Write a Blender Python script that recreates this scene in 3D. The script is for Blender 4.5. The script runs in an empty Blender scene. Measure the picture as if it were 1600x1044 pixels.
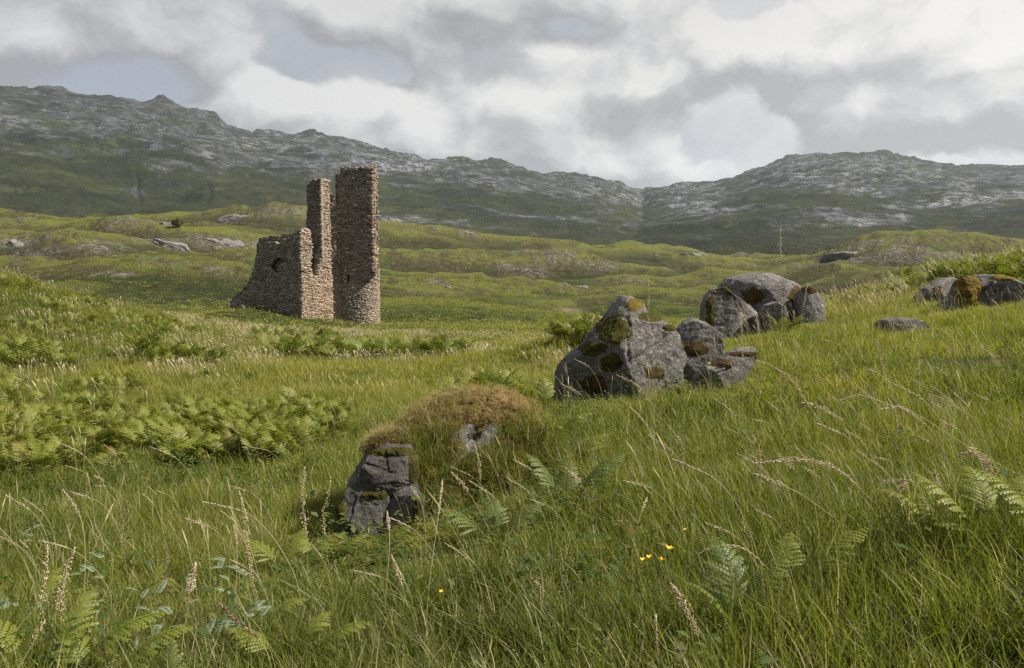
import bpy, math, random
import numpy as np
from mathutils import Vector

SC = bpy.context.scene
COL = SC.collection
rng = np.random.default_rng(7)
random.seed(7)
R = math.radians

# ------------------------------------------------------------------ camera
F = 1244.0                       # focal length in pixels of the 1600 x 1044 photograph
PITCH = math.atan(92 / F)        # the horizon stands at row 430
cam_data = bpy.data.cameras.new('camera')
cam_data.sensor_width = 36.0
cam_data.lens = 36.0 * F / 1600
cam_data.clip_start = 0.05
cam_data.clip_end = 30000
cam = bpy.data.objects.new('camera', cam_data)
COL.objects.link(cam)
cam.location = (0, 0, 0)
cam.rotation_euler = (math.pi / 2 - PITCH, 0, 0)
SC.camera = cam

# ------------------------------------------------------------------ sun, exposure
SUN_AZ, SUN_EL = R(96), R(44)
SDIR = Vector((math.sin(SUN_AZ) * math.cos(SUN_EL), math.cos(SUN_AZ) * math.cos(SUN_EL), math.sin(SUN_EL)))
sun_data = bpy.data.lights.new('sun', 'SUN')
sun_data.energy = 5.0
sun_data.angle = R(0.6)
sun_data.color = (1.0, 0.93, 0.82)
sun = bpy.data.objects.new('sun', sun_data)
COL.objects.link(sun)
sun.rotation_euler = SDIR.to_track_quat('Z', 'Y').to_euler()
SC.view_settings.view_transform = 'Standard'
SC.view_settings.look = 'None'
SC.view_settings.exposure = 0.98
SC.view_settings.gamma = 1.0
SC.view_settings.use_curve_mapping = False
SC.cycles.max_bounces = 8
SC.cycles.diffuse_bounces = 3
SC.cycles.transmission_bounces = 4
SC.cycles.volume_bounces = 0
SC.cycles.use_denoising = False          # keeps single blades crisp

# ------------------------------------------------------------------ node helpers
class NT:
    def __init__(s, tree):
        s.t = tree
        s.n = tree.nodes
        s.l = tree.links
    def node(s, typ, **kw):
        n = s.n.new(typ)
        for k, v in kw.items():
            setattr(n, k, v)
        return n
    def put(s, sock, v):
        if hasattr(v, 'links') or isinstance(v, bpy.types.NodeSocket):
            s.l.new(v, sock)
        elif v is not None:
            if sock.type == 'RGBA' and len(v) == 3:
                v = (*v, 1)
            sock.default_value = v
    def math(s, op, a, b=None, c=None, clamp=False):
        n = s.node('ShaderNodeMath', operation=op, use_clamp=clamp)
        for i, v in enumerate((a, b, c)):
            s.put(n.inputs[i], v)
        return n.outputs[0]
    def vmath(s, op, a, b=None):
        n = s.node('ShaderNodeVectorMath', operation=op)
        s.put(n.inputs[0], a)
        s.put(n.inputs[1], b)
        return n.outputs['Value'] if op in ('DOT_PRODUCT', 'LENGTH', 'DISTANCE') else n.outputs[0]
    def noise(s, vec, scale, detail=4, rough=0.55, dist=0.0, color=False, dim='3D'):
        n = s.node('ShaderNodeTexNoise', noise_dimensions=dim)
        s.put(n.inputs['Vector'], vec)
        n.inputs['Scale'].default_value = scale
        n.inputs['Detail'].default_value = detail
        n.inputs['Roughness'].default_value = rough
        n.inputs['Distortion'].default_value = dist
        return n.outputs['Color' if color else 'Fac']
    def voro(s, vec, scale, feature='F1', out='Distance', rand=1.0, dim='3D'):
        n = s.node('ShaderNodeTexVoronoi', feature=feature, voronoi_dimensions=dim)
        s.put(n.inputs['Vector'], vec)
        n.inputs['Scale'].default_value = scale
        n.inputs['Randomness'].default_value = rand
        return n.outputs[out]
    def ramp(s, fac, stops, interp='LINEAR'):
        n = s.node('ShaderNodeValToRGB')
        cr = n.color_ramp
        cr.interpolation = interp
        while len(cr.elements) < len(stops):
            cr.elements.new(0.5)
        for e, (p, c) in zip(cr.elements, stops):
            e.position = p
            e.color = (c, c, c, 1) if isinstance(c, (int, float)) else (*c, 1)
        s.put(n.inputs[0], fac)
        return n.outputs['Color']
    def mrange(s, v, a, b, c=0.0, d=1.0, smooth=True):
        n = s.node('ShaderNodeMapRange')
        n.interpolation_type = 'SMOOTHSTEP' if smooth else 'LINEAR'
        s.put(n.inputs[0], v)
        for i, q in zip((1, 2, 3, 4), (a, b, c, d)):
            n.inputs[i].default_value = q
        return n.outputs[0]
    def mix(s, fac, a, b, mode='MIX'):
        n = s.node('ShaderNodeMix', data_type='RGBA', blend_type=mode)
        s.put(n.inputs[0], fac)
        s.put(n.inputs[6], a)
        s.put(n.inputs[7], b)
        return n.outputs[2]
    def attr(s, name, out='Fac', typ='GEOMETRY'):
        n = s.node('ShaderNodeAttribute', attribute_type=typ, attribute_name=name)
        return n.outputs[out]
    def bump(s, h, strength=0.5, dist=0.05, normal=None):
        n = s.node('ShaderNodeBump')
        n.inputs['Strength'].default_value = strength
        n.inputs['Distance'].default_value = dist
        s.put(n.inputs['Height'], h)
        if normal is not None:
            s.put(n.inputs['Normal'], normal)
        return n.outputs[0]
    def pos(s):
        return s.node('ShaderNodeNewGeometry').outputs['Position']
    def mapping(s, vec, scale=(1, 1, 1), loc=(0, 0, 0)):
        n = s.node('ShaderNodeMapping')
        s.put(n.inputs[0], vec)
        n.inputs['Location'].default_value = loc
        n.inputs['Scale'].default_value = scale
        return n.outputs[0]

def new_mat(name):
    m = bpy.data.materials.new(name)
    m.use_nodes = True
    t = NT(m.node_tree)
    t.n.clear()
    return m, t

def finish(t, color, rough=0.9, normal=None, spec=0.2):
    b = t.node('ShaderNodeBsdfPrincipled')
    t.put(b.inputs['Base Color'], color)
    t.put(b.inputs['Roughness'], rough)
    b.inputs['Specular IOR Level'].default_value = spec
    if normal is not None:
        t.put(b.inputs['Normal'], normal)
    o = t.node('ShaderNodeOutputMaterial')
    t.l.new(b.outputs[0], o.inputs[0])

def finish_leaf(t, color, trans=0.45, rough=0.45, gloss=0.07, tint=(1.1, 1.15, 0.6)):
    d = t.node('ShaderNodeBsdfDiffuse')
    t.put(d.inputs[0], color)
    tr = t.node('ShaderNodeBsdfTranslucent')
    t.put(tr.inputs[0], t.mix(1.0, color, (*tint, 1), 'MULTIPLY'))
    m1 = t.node('ShaderNodeMixShader')
    m1.inputs[0].default_value = trans
    t.l.new(d.outputs[0], m1.inputs[1])
    t.l.new(tr.outputs[0], m1.inputs[2])
    g = t.node('ShaderNodeBsdfGlossy')
    g.inputs['Color'].default_value = (1, 1, 1, 1)
    g.inputs['Roughness'].default_value = rough
    m2 = t.node('ShaderNodeMixShader')
    m2.inputs[0].default_value = gloss
    t.l.new(m1.outputs[0], m2.inputs[1])
    t.l.new(g.outputs[0], m2.inputs[2])
    o = t.node('ShaderNodeOutputMaterial')
    t.l.new(m2.outputs[0], o.inputs[0])

# ------------------------------------------------------------------ sky: daylight sky with broken cloud
world = bpy.data.worlds.new('World')
SC.world = world
world.use_nodes = True
w = NT(world.node_tree)
w.n.clear()
STR = 0.062
sky = w.node('ShaderNodeTexSky', sky_type='NISHITA')
sky.sun_disc = False
sky.sun_elevation = SUN_EL
sky.sun_rotation = SUN_AZ
sky.air_density = 1.0
sky.dust_density = 1.2

def dir_uv(px, py):              # sky direction as azimuth and elevation, in radians
    cx, cy = (px - 800) / F, -(py - 522) / F
    x, y, z = cx, math.cos(PITCH) + cy * math.sin(PITCH), -math.sin(PITCH) + cy * math.cos(PITCH)
    return math.atan2(x, y), math.atan2(z, math.hypot(x, y))

# group: how much cloud stands in a direction.  vector = (azimuth, elevation, 0)
def cloud_group(name, clouds, nscale, namp, base, lump, detail):
    g = bpy.data.node_groups.new(name, 'ShaderNodeTree')
    g.interface.new_socket('Vector', in_out='INPUT', socket_type='NodeSocketVector')
    g.interface.new_socket('Value', in_out='OUTPUT', socket_type='NodeSocketFloat')
    t = NT(g)
    gi, go = t.node('NodeGroupInput'), t.node('NodeGroupOutput')
    v = gi.outputs[0]
    big = t.noise(t.mapping(v, (1, 1.45, 1), (3.1, 1.2, 0.4)), nscale, detail, 0.60, dim='2D')
    acc = t.math('MULTIPLY_ADD', big, namp, base - namp * 0.5)
    if lump:
        lumps = t.voro(t.mapping(v, (1, 1.3, 1)), lump, 'F1', dim='2D')
        acc = t.math('MULTIPLY_ADD', t.math('SUBTRACT', 0.45, lumps), 0.15, acc)
    for (px, py, rx, ry, wt) in clouds:
        a, e = dir_uv(px, py)
        q = t.vmath('MULTIPLY', t.vmath('SUBTRACT', v, (a, e, 0)), (F / rx, F / ry, 0))
        b = t.math('SUBTRACT', 1.0, t.vmath('DOT_PRODUCT', q, q))
        b = t.math('MAXIMUM', b, 0.0)
        if wt < 0: b = t.math('MULTIPLY', b, b)
        acc = t.math('MULTIPLY_ADD', b, wt, acc)
    t.l.new(acc, go.inputs[0])
    return g

tc = w.node('ShaderNodeTexCoord')
dirv = tc.outputs['Generated']
sep = w.node('ShaderNodeSeparateXYZ')
w.l.new(dirv, sep.inputs[0])
az_s = w.math('ARCTAN2', sep.outputs[0], sep.outputs[1])
el_s = w.math('ARCSINE', sep.outputs[2])
comb = w.node('ShaderNodeCombineXYZ')
w.l.new(az_s, comb.inputs[0])
w.l.new(el_s, comb.inputs[1])
uv = comb.outputs[0]
def warped(src, scale, amp, detail):
    q = w.vmath('SUBTRACT', w.noise(src, scale, detail, 0.6, color=True, dim='2D'), (0.5, 0.5, 0.5))
    n = w.node('ShaderNodeVectorMath', operation='SCALE')
    w.l.new(q, n.inputs[0])
    n.inputs['Scale'].default_value = amp
    return w.vmath('ADD', src, n.outputs[0])
uvw = warped(warped(uv, 5.5, 0.06, 2), 26, 0.022, 5)

# high sheet of cloud with blue gaps, then the cumulus in front of it
SHEET = [(190, 125, 260, 80, -.42), (460, 60, 150, 90, -.30), (570, 90, 140, 60, -.2), (865, 45, 110, 50, -.16), (1450, 100, 420, 260, .3), (250, 20, 400, 90, .3)]
CUMUL = [(370, 160, 120, 62, .62), (520, 190, 190, 75, .60), (750, 180, 170, 85, .74), (950, 190, 175, 92, .82), (760, 262, 420, 62, .55),
         (1190, 115, 150, 85, .62), (1400, 85, 210, 130, .75), (1580, 110, 150, 120, .55), (1330, 210, 200, 60, .5), (1570, 200, 140, 60, .45),
         (30, 95, 100, 70, .45), (200, 20, 380, 110, .62), (640, 40, 200, 90, .52), (1000, 70, 230, 80, .55), (880, -20, 260, 50, .5),
         (200, 135, 200, 55, -.6), (455, 50, 90, 80, -.42), (866, 45, 90, 36, -.32), (1110, 190, 190, 80, -.22), (540, 105, 160, 45, -.30), (1180, 228, 130, 40, -.3)]
g_sheet = cloud_group('sheet_cloud', SHEET, 5.0, 0.9, 0.62, 0, 5)
g_cum = cloud_group('cumulus_cloud', CUMUL, 6.5, 1.05, 0.29, 14, 9)
g_soft = cloud_group('cumulus_cloud_soft', CUMUL, 6.5, 1.05, 0.29, 14, 4)
def use(g, vec):
    n = w.node('ShaderNodeGroup')
    n.node_tree = g
    w.l.new(vec, n.inputs[0])
    return n.outputs[0]
sheet = use(g_sheet, uvw)
c0 = use(g_cum, uvw)
c_in = use(g_soft, uvw)
c_up = use(g_soft, w.vmath('ADD', uvw, (0.016, 0.034, 0)))
sheet_a = w.mrange(sheet, 0.22, 0.82)
cum_a = w.mrange(c0, 0.34, 0.64)
lit = w.mrange(w.math('SUBTRACT', c_in, c_up), -0.26, 0.40, smooth=False)
# the sun stands to the right: cloud that way is brighter
sunny = w.mrange(az_s, -0.75, 0.85)
shade = w.math('ADD', w.math('MULTIPLY', lit, 0.85), w.math('MULTIPLY', w.math('SUBTRACT', c0, c_in), 0.55))
cum_c = w.ramp(shade, [(0.0, (3.3, 3.3, 3.4)), (0.30, (4.3, 4.3, 4.36)), (0.58, (5.8, 5.75, 5.66)), (0.95, (7.4, 7.28, 7.05))])
cum_c = w.mix(1.0, cum_c, w.mix(sunny, (0.88, 0.885, 0.90), (1.12, 1.11, 1.09)), 'MULTIPLY')
sh_c = w.mix(w.mrange(sheet, 0.5, 1.05), (3.9, 4.0, 4.25), (5.1, 5.1, 5.1))
sh_c = w.mix(1.0, sh_c, w.mix(sunny, (0.90, 0.91, 0.93), (1.32, 1.30, 1.27)), 'MULTIPLY')
blue = w.mix(0.85, sky.outputs[0], (3.35, 3.52, 3.9))
top = w.mrange(el_s, dir_uv(800, 160)[1], dir_uv(800, -90)[1])
cum_c = w.mix(w.math('MULTIPLY', top, w.mrange(w.noise(uvw, 3.2, 3, .5, dim='2D'), 0.30, 0.62)), cum_c, w.mix(1.0, cum_c, (0.78, 0.78, 0.79), 'MULTIPLY'))
col = w.mix(sheet_a, blue, sh_c)
col = w.mix(w.math('MULTIPLY', cum_a, 0.92), col, cum_c)
# below the horizon: dull ground glow
col = w.mix(w.mrange(sep.outputs[2], -0.06, 0.0), (1.2, 1.3, 1.0), col)
bg = w.node('ShaderNodeBackground')
w.l.new(col, bg.inputs[0])
bg.inputs[1].default_value = STR
wo = w.node('ShaderNodeOutputWorld')
w.l.new(bg.outputs[0], wo.inputs[0])
world.cycles.sampling_method = 'NONE'

# ------------------------------------------------------------------ object helpers
def tag(o, label=None, cat=None, group=None, kind=None):
    if label: o['label'] = label
    if cat: o['category'] = cat
    if group: o['group'] = group
    if kind: o['kind'] = kind
    return o

def empty(name, loc, parent=None):
    o = bpy.data.objects.new(name, None)
    o.empty_display_size = 0.1
    COL.objects.link(o)
    o.location = loc
    if parent is not None: o.parent = parent
    return o

def make_mesh(name, verts, faces, mat=None, smooth=False, attrs=None, colors=None):
    """verts (N,3); faces: list of equally long index arrays, or one array (M,3) or (M,4)"""
    me = bpy.data.meshes.new(name)
    verts = np.asarray(verts, dtype=np.float32)
    groups = faces if isinstance(faces, list) else [faces]
    groups = [np.asarray(f, dtype=np.int32) for f in groups if len(f)]
    me.vertices.add(len(verts))
    me.vertices.foreach_set('co', verts.ravel())
    idx = np.concatenate([f.ravel() for f in groups])
    tot = np.concatenate([np.full(len(f), f.shape[1], dtype=np.int32) for f in groups])
    start = np.concatenate([[0], np.cumsum(tot)[:-1]]).astype(np.int32)
    me.loops.add(len(idx))
    me.loops.foreach_set('vertex_index', idx)
    me.polygons.add(len(tot))
    me.polygons.foreach_set('loop_start', start)
    me.update(calc_edges=True)
    if smooth:
        me.polygons.foreach_set('use_smooth', np.ones(len(tot), dtype=bool))
    for k, v in (attrs or {}).items():
        a = me.attributes.new(k, 'FLOAT', 'POINT')
        a.data.foreach_set('value', np.asarray(v, dtype=np.float32))
    for k, v in (colors or {}).items():
        a = me.attributes.new(k, 'FLOAT_COLOR', 'POINT')
        v = np.asarray(v, dtype=np.float32)
        a.data.foreach_set('color', np.concatenate([v, np.ones((len(v), 1), np.float32)], 1).ravel())
    if mat is not None:
        me.materials.append(mat)
    me.validate()
    return me

def link(name, me, parent=None, loc=None):
    o = bpy.data.objects.new(name, me)
    COL.objects.link(o)
    if parent is not None: o.parent = parent
    if loc is not None: o.location = loc
    return o

# ------------------------------------------------------------------ gradient noise
_P = np.random.default_rng(11).permutation(256).astype(np.int64)
_P = np.concatenate([_P, _P, _P])
_G = np.random.default_rng(12).normal(size=(256, 3))
_G /= np.linalg.norm(_G, axis=1)[:, None]
def pn(x, y, z=0.0, seed=0):
    x = np.asarray(x, float) + seed * 17.31
    y = np.asarray(y, float) - seed * 9.77
    z = np.zeros_like(x) + z + seed * 3.19
    xi, yi, zi = np.floor(x).astype(np.int64), np.floor(y).astype(np.int64), np.floor(z).astype(np.int64)
    xf, yf, zf = x - xi, y - yi, z - zi
    u, v, s = [q * q * q * (q * (q * 6 - 15) + 10) for q in (xf, yf, zf)]
    xi &= 255; yi &= 255; zi &= 255
    def gr(dx, dy, dz):
        h = _P[_P[_P[(xi + dx) & 255] + ((yi + dy) & 255)] + ((zi + dz) & 255)]
        g = _G[h]
        return g[..., 0] * (xf - dx) + g[..., 1] * (yf - dy) + g[..., 2] * (zf - dz)
    def lp(a, b, t): return a + t * (b - a)
    x00 = lp(gr(0, 0, 0), gr(1, 0, 0), u); x10 = lp(gr(0, 1, 0), gr(1, 1, 0), u)
    x01 = lp(gr(0, 0, 1), gr(1, 0, 1), u); x11 = lp(gr(0, 1, 1), gr(1, 1, 1), u)
    return lp(lp(x00, x10, v), lp(x01, x11, v), s) * 1.6
def fbm(x, y, z=0.0, octv=4, gain=0.5, seed=0, ridged=False):
    t, a, f, n = 0.0, 1.0, 1.0, 0.0
    for i in range(octv):
        q = pn(np.asarray(x) * f, np.asarray(y) * f, np.asarray(z) * f, seed + i)
        if ridged: q = 1 - 2 * np.abs(q)
        t = t + a * q; n += a; a *= gain; f *= 2.03
    return t / n
def sstep(a, b, x):
    t = np.clip((np.asarray(x, float) - a) / (b - a), 0, 1)
    return t * t * (3 - 2 * t)

# ------------------------------------------------------------------ photograph pixel <-> place
CP, SP = math.cos(PITCH), math.sin(PITCH)
def ray(px, py):
    cx, cy = (np.asarray(px, float) - 800) / F, -(np.asarray(py, float) - 522) / F
    return cx, CP + cy * SP, -SP + cy * CP
def P(px, py, Y):                # the point at forward distance Y seen at (px, py)
    x, y, z = ray(px, py)
    return np.stack([x / y * Y, np.zeros_like(x) + Y, z / y * Y], -1)
def proj(p):
    p = np.asarray(p, float)
    f = p[..., 1] * CP - p[..., 2] * SP
    u = p[..., 1] * SP + p[..., 2] * CP
    f = np.maximum(f, 1e-3)
    return 800 + F * p[..., 0] / f, 522 - F * u / f
# ------------------------------------------------------------------ the lie of the land
T_PX = np.array([-300, 0, 200, 400, 600, 800, 1000, 1200, 1400, 1600, 1900], float)
T_R = np.array([2.6, 4, 6, 8, 11, 15, 20, 28, 38, 46, 55, 70, 100, 150, 220, 320, 450, 650, 950], float)
T_PY = np.array([
 [1160, 1150, 1140, 1130, 1115, 1100, 1090, 1085, 1080, 1075, 1060],
 [990, 975, 965, 950, 925, 900, 880, 868, 858, 850, 830],
 [870, 855, 848, 835, 805, 765, 740, 722, 708, 698, 680],
 [805, 795, 785, 770, 735, 690, 662, 640, 625, 615, 600],
 [730, 724, 716, 705, 672, 632, 608, 580, 562, 550, 535],
 [664, 662, 658, 652, 640, 610, 575, 530, 508, 495, 480],
 [612, 610, 608, 606, 602, 592, 566, 510, 478, 454, 430],
 [540, 552, 562, 568, 570, 568, 560, 520, 456, 408, 385],
 [414, 448, 505, 543, 550, 551, 548, 530, 480, 424, 400],
 [405, 436, 484, 524, 536, 540, 540, 530, 500, 450, 430],
 [470, 478, 497, 516, 524, 529, 532, 532, 520, 480, 460],
 [500, 503, 500, 503, 512, 515, 520, 522, 520, 500, 490],
 [490, 490, 490, 496, 503, 504, 506, 508, 508, 500, 490],
 [455, 456, 452, 462, 480, 488, 494, 495, 490, 480, 470],
 [420, 418, 425, 430, 455, 468, 474, 478, 470, 455, 440],
 [382, 378, 384, 388, 418, 432, 440, 442, 405, 412, 425],
 [345, 341, 350, 336, 362, 378, 392, 408, 404, 398, 390],
 [350, 350, 358, 352, 378, 394, 404, 415, 415, 410, 405],
 [362, 362, 368, 366, 388, 402, 410, 414, 416, 412, 410]], float)
_azc = np.arctan((T_PX - 800) / F)
_Z = np.zeros((len(T_R) + 2, len(T_PX)))
for i, r_ in enumerate(T_R):
    x_, y_, z_ = ray(T_PX, T_PY[i])
    _Z[i + 2] = z_ / y_ * r_ * np.cos(_azc)
_Z[0] = -1.38
_Z[1] = -1.38 * 0.6 + _Z[2] * 0.4
_LR = np.log(np.concatenate([[0.3, 1.2], T_R]))
def _cr(p0, p1, p2, p3, t):
    return p1 + 0.5 * t * (p2 - p0 + t * (2 * p0 - 5 * p1 + 4 * p2 - p3 + t * (3 * (p1 - p2) + p3 - p0)))

KNOLLS = [ (945, 25, 3.6, 3.6, 0.95),  # px, r, radius along the view's width, radius in depth, height
 (225, 165, 26, 17, 5.0), (60, 290, 30, 16, 4.0), (660, 118, 17, 16, 2.6), (420, 215, 30, 15, 2.5), (250, 330, 70, 18, 5.0), (720, 190, 32, 20, 2.6), (800, 260, 40, 18, 4.5),
 (880, 205, 30, 14, 2.6), (700, 330, 45, 20, 4.5), (900, 340, 45, 22, 4.0), (1020, 175, 30, 16, 2.6), (1060, 290, 45, 20, 4.0), (1420, 350, 48, 16, 7.5), (440, 400, 32, 25, 5.5), (620, 420, 40, 30, 3.5)]
def _base(x, y):
    r = np.maximum(np.hypot(x, y), 0.3)
    az = np.arctan2(x, y)
    c = np.interp(np.clip(az, _azc[0], _azc[-1]), _azc, np.arange(len(_azc)))
    q = np.interp(np.log(r), _LR, np.arange(len(_LR)))
    ci = np.clip(c.astype(int), 0, len(_azc) - 2); ct = c - ci
    qi = np.clip(q.astype(int), 0, len(_LR) - 2); qt = q - qi
    rows = []
    for k in (-1, 0, 1, 2):
        a = np.clip(qi + k, 0, len(_LR) - 1)
        cols = [_Z[a, np.clip(ci + j, 0, len(_azc) - 1)] for j in (-1, 0, 1, 2)]
        rows.append(_cr(*cols, ct))
    z = _cr(*rows, qt)
    back = sstep(R(95), R(165), np.abs(az))
    return z * (1 - back) + (-1.4 - 0.02 * r) * back

def H(x, y):
    x = np.asarray(x, float); y = np.asarray(y, float)
    z = _base(x, y)
    r = np.hypot(x, y)
    for (px, kr, wx, wy, h) in KNOLLS:
        a = math.atan((px - 800) / F)
        dx, dy = x - kr * math.sin(a), y - kr * math.cos(a)
        z = z + h * np.exp(-(dx / wx) ** 2 - (dy / wy) ** 2)
    # the green mound under the ruin
    z = z + 1.15 * np.exp(-((x + 23.6) / 4.2) ** 2 - ((y - 71.5) / 5.5) ** 2) + 0.25 * np.exp(-((x + 17) / 5.5) ** 2 - ((y - 70.5) / 5) ** 2)
    far = sstep(80, 190, r)
    wx, wy = x + 14 * pn(x / 60, y / 60, 0, 31), y + 14 * pn(x / 60, y / 60, 0, 32)
    hum = fbm(wx / 85, wy / 42, 0, 3, 0.45, 40, True) * 0.55 + fbm(wx / 38, wy / 22, 0, 3, 0.5, 45) * 0.5
    z = z + far * (hum - 0.16) * np.interp(r, [80, 150, 260, 450, 900], [2.0, 6.5, 10.0, 12.0, 10.0])
    z = z + far * (0.45 * fbm(wx / 15, wy / 8, 0, 3, 0.5, 47, True) + 0.14 * fbm(x / 5, y / 4, 0, 3, .5, 48))
    mid = sstep(9, 25, r) * (1 - 0.5 * far)
    z = z + mid * 0.16 * fbm(x / 4.5, y / 4.5, 0, 3, 0.5, 50)
    near = 1 - sstep(30, 70, r)
    z = z + near * (0.075 * fbm(x / 1.1, y / 1.1, 0, 3, 0.5, 55) * sstep(0.8, 2.5, r) + 0.07 * pn(x / 2.7, y / 2.7, 0, 58))
    return z
def place(px, r):
    a = np.arctan((np.asarray(px, float) - 800) / F)
    x, y = r * np.sin(a), r * np.cos(a)
    return np.stack([x, y, H(x, y)], -1)
def hit(px, py, r0=1.6, r1=900):
    rr = np.exp(np.linspace(math.log(r0), math.log(r1), 900))
    x, y, z = ray(px, py)
    k = rr / math.hypot(x, y)
    d = H(x * k, y * k) - z * k
    i = np.argmax(d >= 0)
    if d[i] < 0: return None
    return np.array([x * k[i], y * k[i], H(x * k[i], y * k[i])])

# ground colour masks in real places: bare rock, heathland with slope shade painted in, sand
CRAGS = []      # (x, y, rx, ry) of the moor crags, filled from the photograph
for (px, py, rx, ry) in [(110, 388, 15, 4), (170, 383, 10, 4), (235, 381, 12, 5), (300, 379, 14, 5), (345, 380, 14, 5), (20, 385, 12, 6), (215, 348, 10, 5), (255, 350, 10, 5), (380, 340, 26, 6), (440, 333, 24, 6),
                         (600, 343, 18, 8), (720, 365, 12, 5), (815, 395, 11, 4), (870, 397, 10, 4), (820, 420, 8, 3), (800, 425, 7, 3), (880, 412, 12, 4), (930, 412, 10, 4), (620, 443, 5, 2.5), (695, 447, 4, 2), (650, 455, 4, 2),
                         (900, 447, 6, 3), (1010, 440, 8, 3), (1080, 397, 14, 5), (1150, 400, 14, 5), (1320, 397, 20, 6), (1400, 400, 20, 6), (1470, 395, 18, 6), (250, 412, 5, 2), (340, 425, 3, 1.5), (10, 345, 16, 8), (400, 385, 7, 4), (180, 432, 4, 2)]:
    h_ = hit(px, py)
    if h_ is not None: CRAGS.append((h_[0], h_[1], rx, ry))
def ground_masks(x, y, z, slope):
    r = np.hypot(x, y)
    n1 = fbm(x / 9, y / 4, z / 2, 4, 0.6, 61)
    rock = np.zeros_like(x)
    for (cx, cy, rx, ry) in CRAGS:
        rock = np.maximum(rock, np.exp(-((x - cx) / (1.35 * rx)) ** 2 - ((y - cy) / ry) ** 2))
    rock = sstep(0.50, 0.85, rock + 0.95 * n1 + np.clip(slope - 0.25, 0, 1) * 0.6) * sstep(60, 100, r)
    rock = np.maximum(rock, sstep(0.52, 0.62, fbm(x / 14, y / 7, 0, 4, 0.6, 66)) * sstep(110, 180, r) * 0.7)
    heath = sstep(0.10, 0.50, 0.8 * fbm(x / 30, y / 11, 0, 4, 0.55, 71) + np.clip(slope - .10, -0.05, .5) * 2.2) * sstep(70, 130, r)  # heath patches, plus steep slopes darkened to stand in for relief shade
    s = hit(885, 489)
    sand = np.zeros_like(x)
    if s is not None:
        sand = sstep(0.3, 0.7, np.exp(-((x - s[0]) / 4.5) ** 2 - ((y - s[1]) / 2.2) ** 2) + 0.2 * n1)
    return rock, heath, sand

# one sheet of ground, finer where the camera looks
azs = np.concatenate([np.linspace(-180, -46, 34)[:-1], np.linspace(-46, 46, 720), np.linspace(46, 180, 34)[1:]]) * math.pi / 180
rs = np.exp(np.linspace(math.log(0.35), math.log(1000), 430))
A_, R_ = np.meshgrid(azs, rs)
gx, gy = R_ * np.sin(A_), R_ * np.cos(A_)
gz = H(gx, gy)
_dzr = np.gradient(gz, axis=0) / np.gradient(R_, axis=0)
_dza = np.gradient(gz, axis=1) / np.maximum(np.abs(np.gradient(A_, axis=1) * R_), 1e-3)
gslope = np.hypot(_dzr, _dza)
grock, gheath_shade, gsand = ground_masks(gx, gy, gz, gslope)
gz = gz + grock * (0.3 + 0.8 * np.abs(fbm(gx / 9, gy / 16, 0, 3, 0.5, 81, True))) * np.interp(np.hypot(gx, gy), [80, 400], [0.5, 1.2])
def _box(q, n, ax):
    k = np.ones(2 * n + 1) / (2 * n + 1)
    return np.apply_along_axis(lambda v_: np.convolve(np.pad(v_, n, 'edge'), k, 'valid'), ax, q)
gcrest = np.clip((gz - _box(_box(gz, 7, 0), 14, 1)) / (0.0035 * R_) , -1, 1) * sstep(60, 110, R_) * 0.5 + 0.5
nr, na = gx.shape
ii = np.arange(nr * na).reshape(nr, na)
quads = np.stack([ii[:-1, :-1], ii[1:, :-1], ii[1:, 1:], ii[:-1, 1:]], -1).reshape(-1, 4)[:, ::-1]

m_ground, t = new_mat('turf')
p = t.pos()
ps = t.mapping(p, (1, 1, 0.6))
n_s = t.noise(ps, 0.9, 6, 0.65)
n_m = t.noise(ps, 0.12, 5, 0.6)
n_l = t.noise(ps, 0.022, 4, 0.55)
green = t.mix(t.mrange(n_m, 0.36, 0.62), (0.044, 0.066, 0.011), (0.084, 0.106, 0.019))
green = t.mix(t.mrange(n_l, 0.42, 0.60), green, (0.100, 0.118, 0.022))
green = t.mix(t.math('MULTIPLY', t.mrange(n_s, 0.45, 0.75), 0.6), green, (0.120, 0.108, 0.045))
green = t.mix(t.math('MULTIPLY', t.mrange(t.noise(ps, 2.6, 4, 0.7), 0.50, 0.70), 0.6), green, (0.032, 0.040, 0.012))
green = t.mix(t.math('MULTIPLY', t.mrange(t.noise(ps, 0.06, 6, 0.7), 0.50, 0.64), 0.85), green, (0.034, 0.040, 0.012))
green = t.mix(0.36, green, (0.02, 0.022, 0.008))
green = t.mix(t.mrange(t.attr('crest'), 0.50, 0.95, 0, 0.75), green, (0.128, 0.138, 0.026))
green = t.mix(t.mrange(t.attr('crest'), 0.50, 0.12, 0, 0.92), green, (0.025, 0.031, 0.010))  # hollows darkened in the colour to stand in for cloud shadow
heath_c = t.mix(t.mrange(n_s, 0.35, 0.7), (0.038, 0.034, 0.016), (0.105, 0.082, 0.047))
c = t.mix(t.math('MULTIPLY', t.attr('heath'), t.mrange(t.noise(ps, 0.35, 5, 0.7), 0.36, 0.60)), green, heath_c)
rk = t.mix(t.mrange(t.noise(t.mapping(p, (1, 1, 3)), 0.7, 6, 0.7), 0.38, 0.68), (0.060, 0.054, 0.050), (0.235, 0.215, 0.198))
rkm = t.math('MULTIPLY', t.attr('rock'), t.mrange(t.noise(t.mapping(p, (1, 1, 2.5)), 0.45, 6, 0.75), 0.42, 0.58))
c = t.mix(rkm, c, rk)
c = t.mix(t.math('MULTIPLY', t.attr('sand'), 0.5), c, (0.33, 0.25, 0.18))
soil = t.mix(t.mrange(t.noise(p, 6, 4, .6), .4, .65), (0.030, 0.040, 0.010), (0.055, 0.060, 0.018))
cd = t.vmath('LENGTH', p)
c = t.mix(t.mrange(cd, 45, 95), soil, c)
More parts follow.
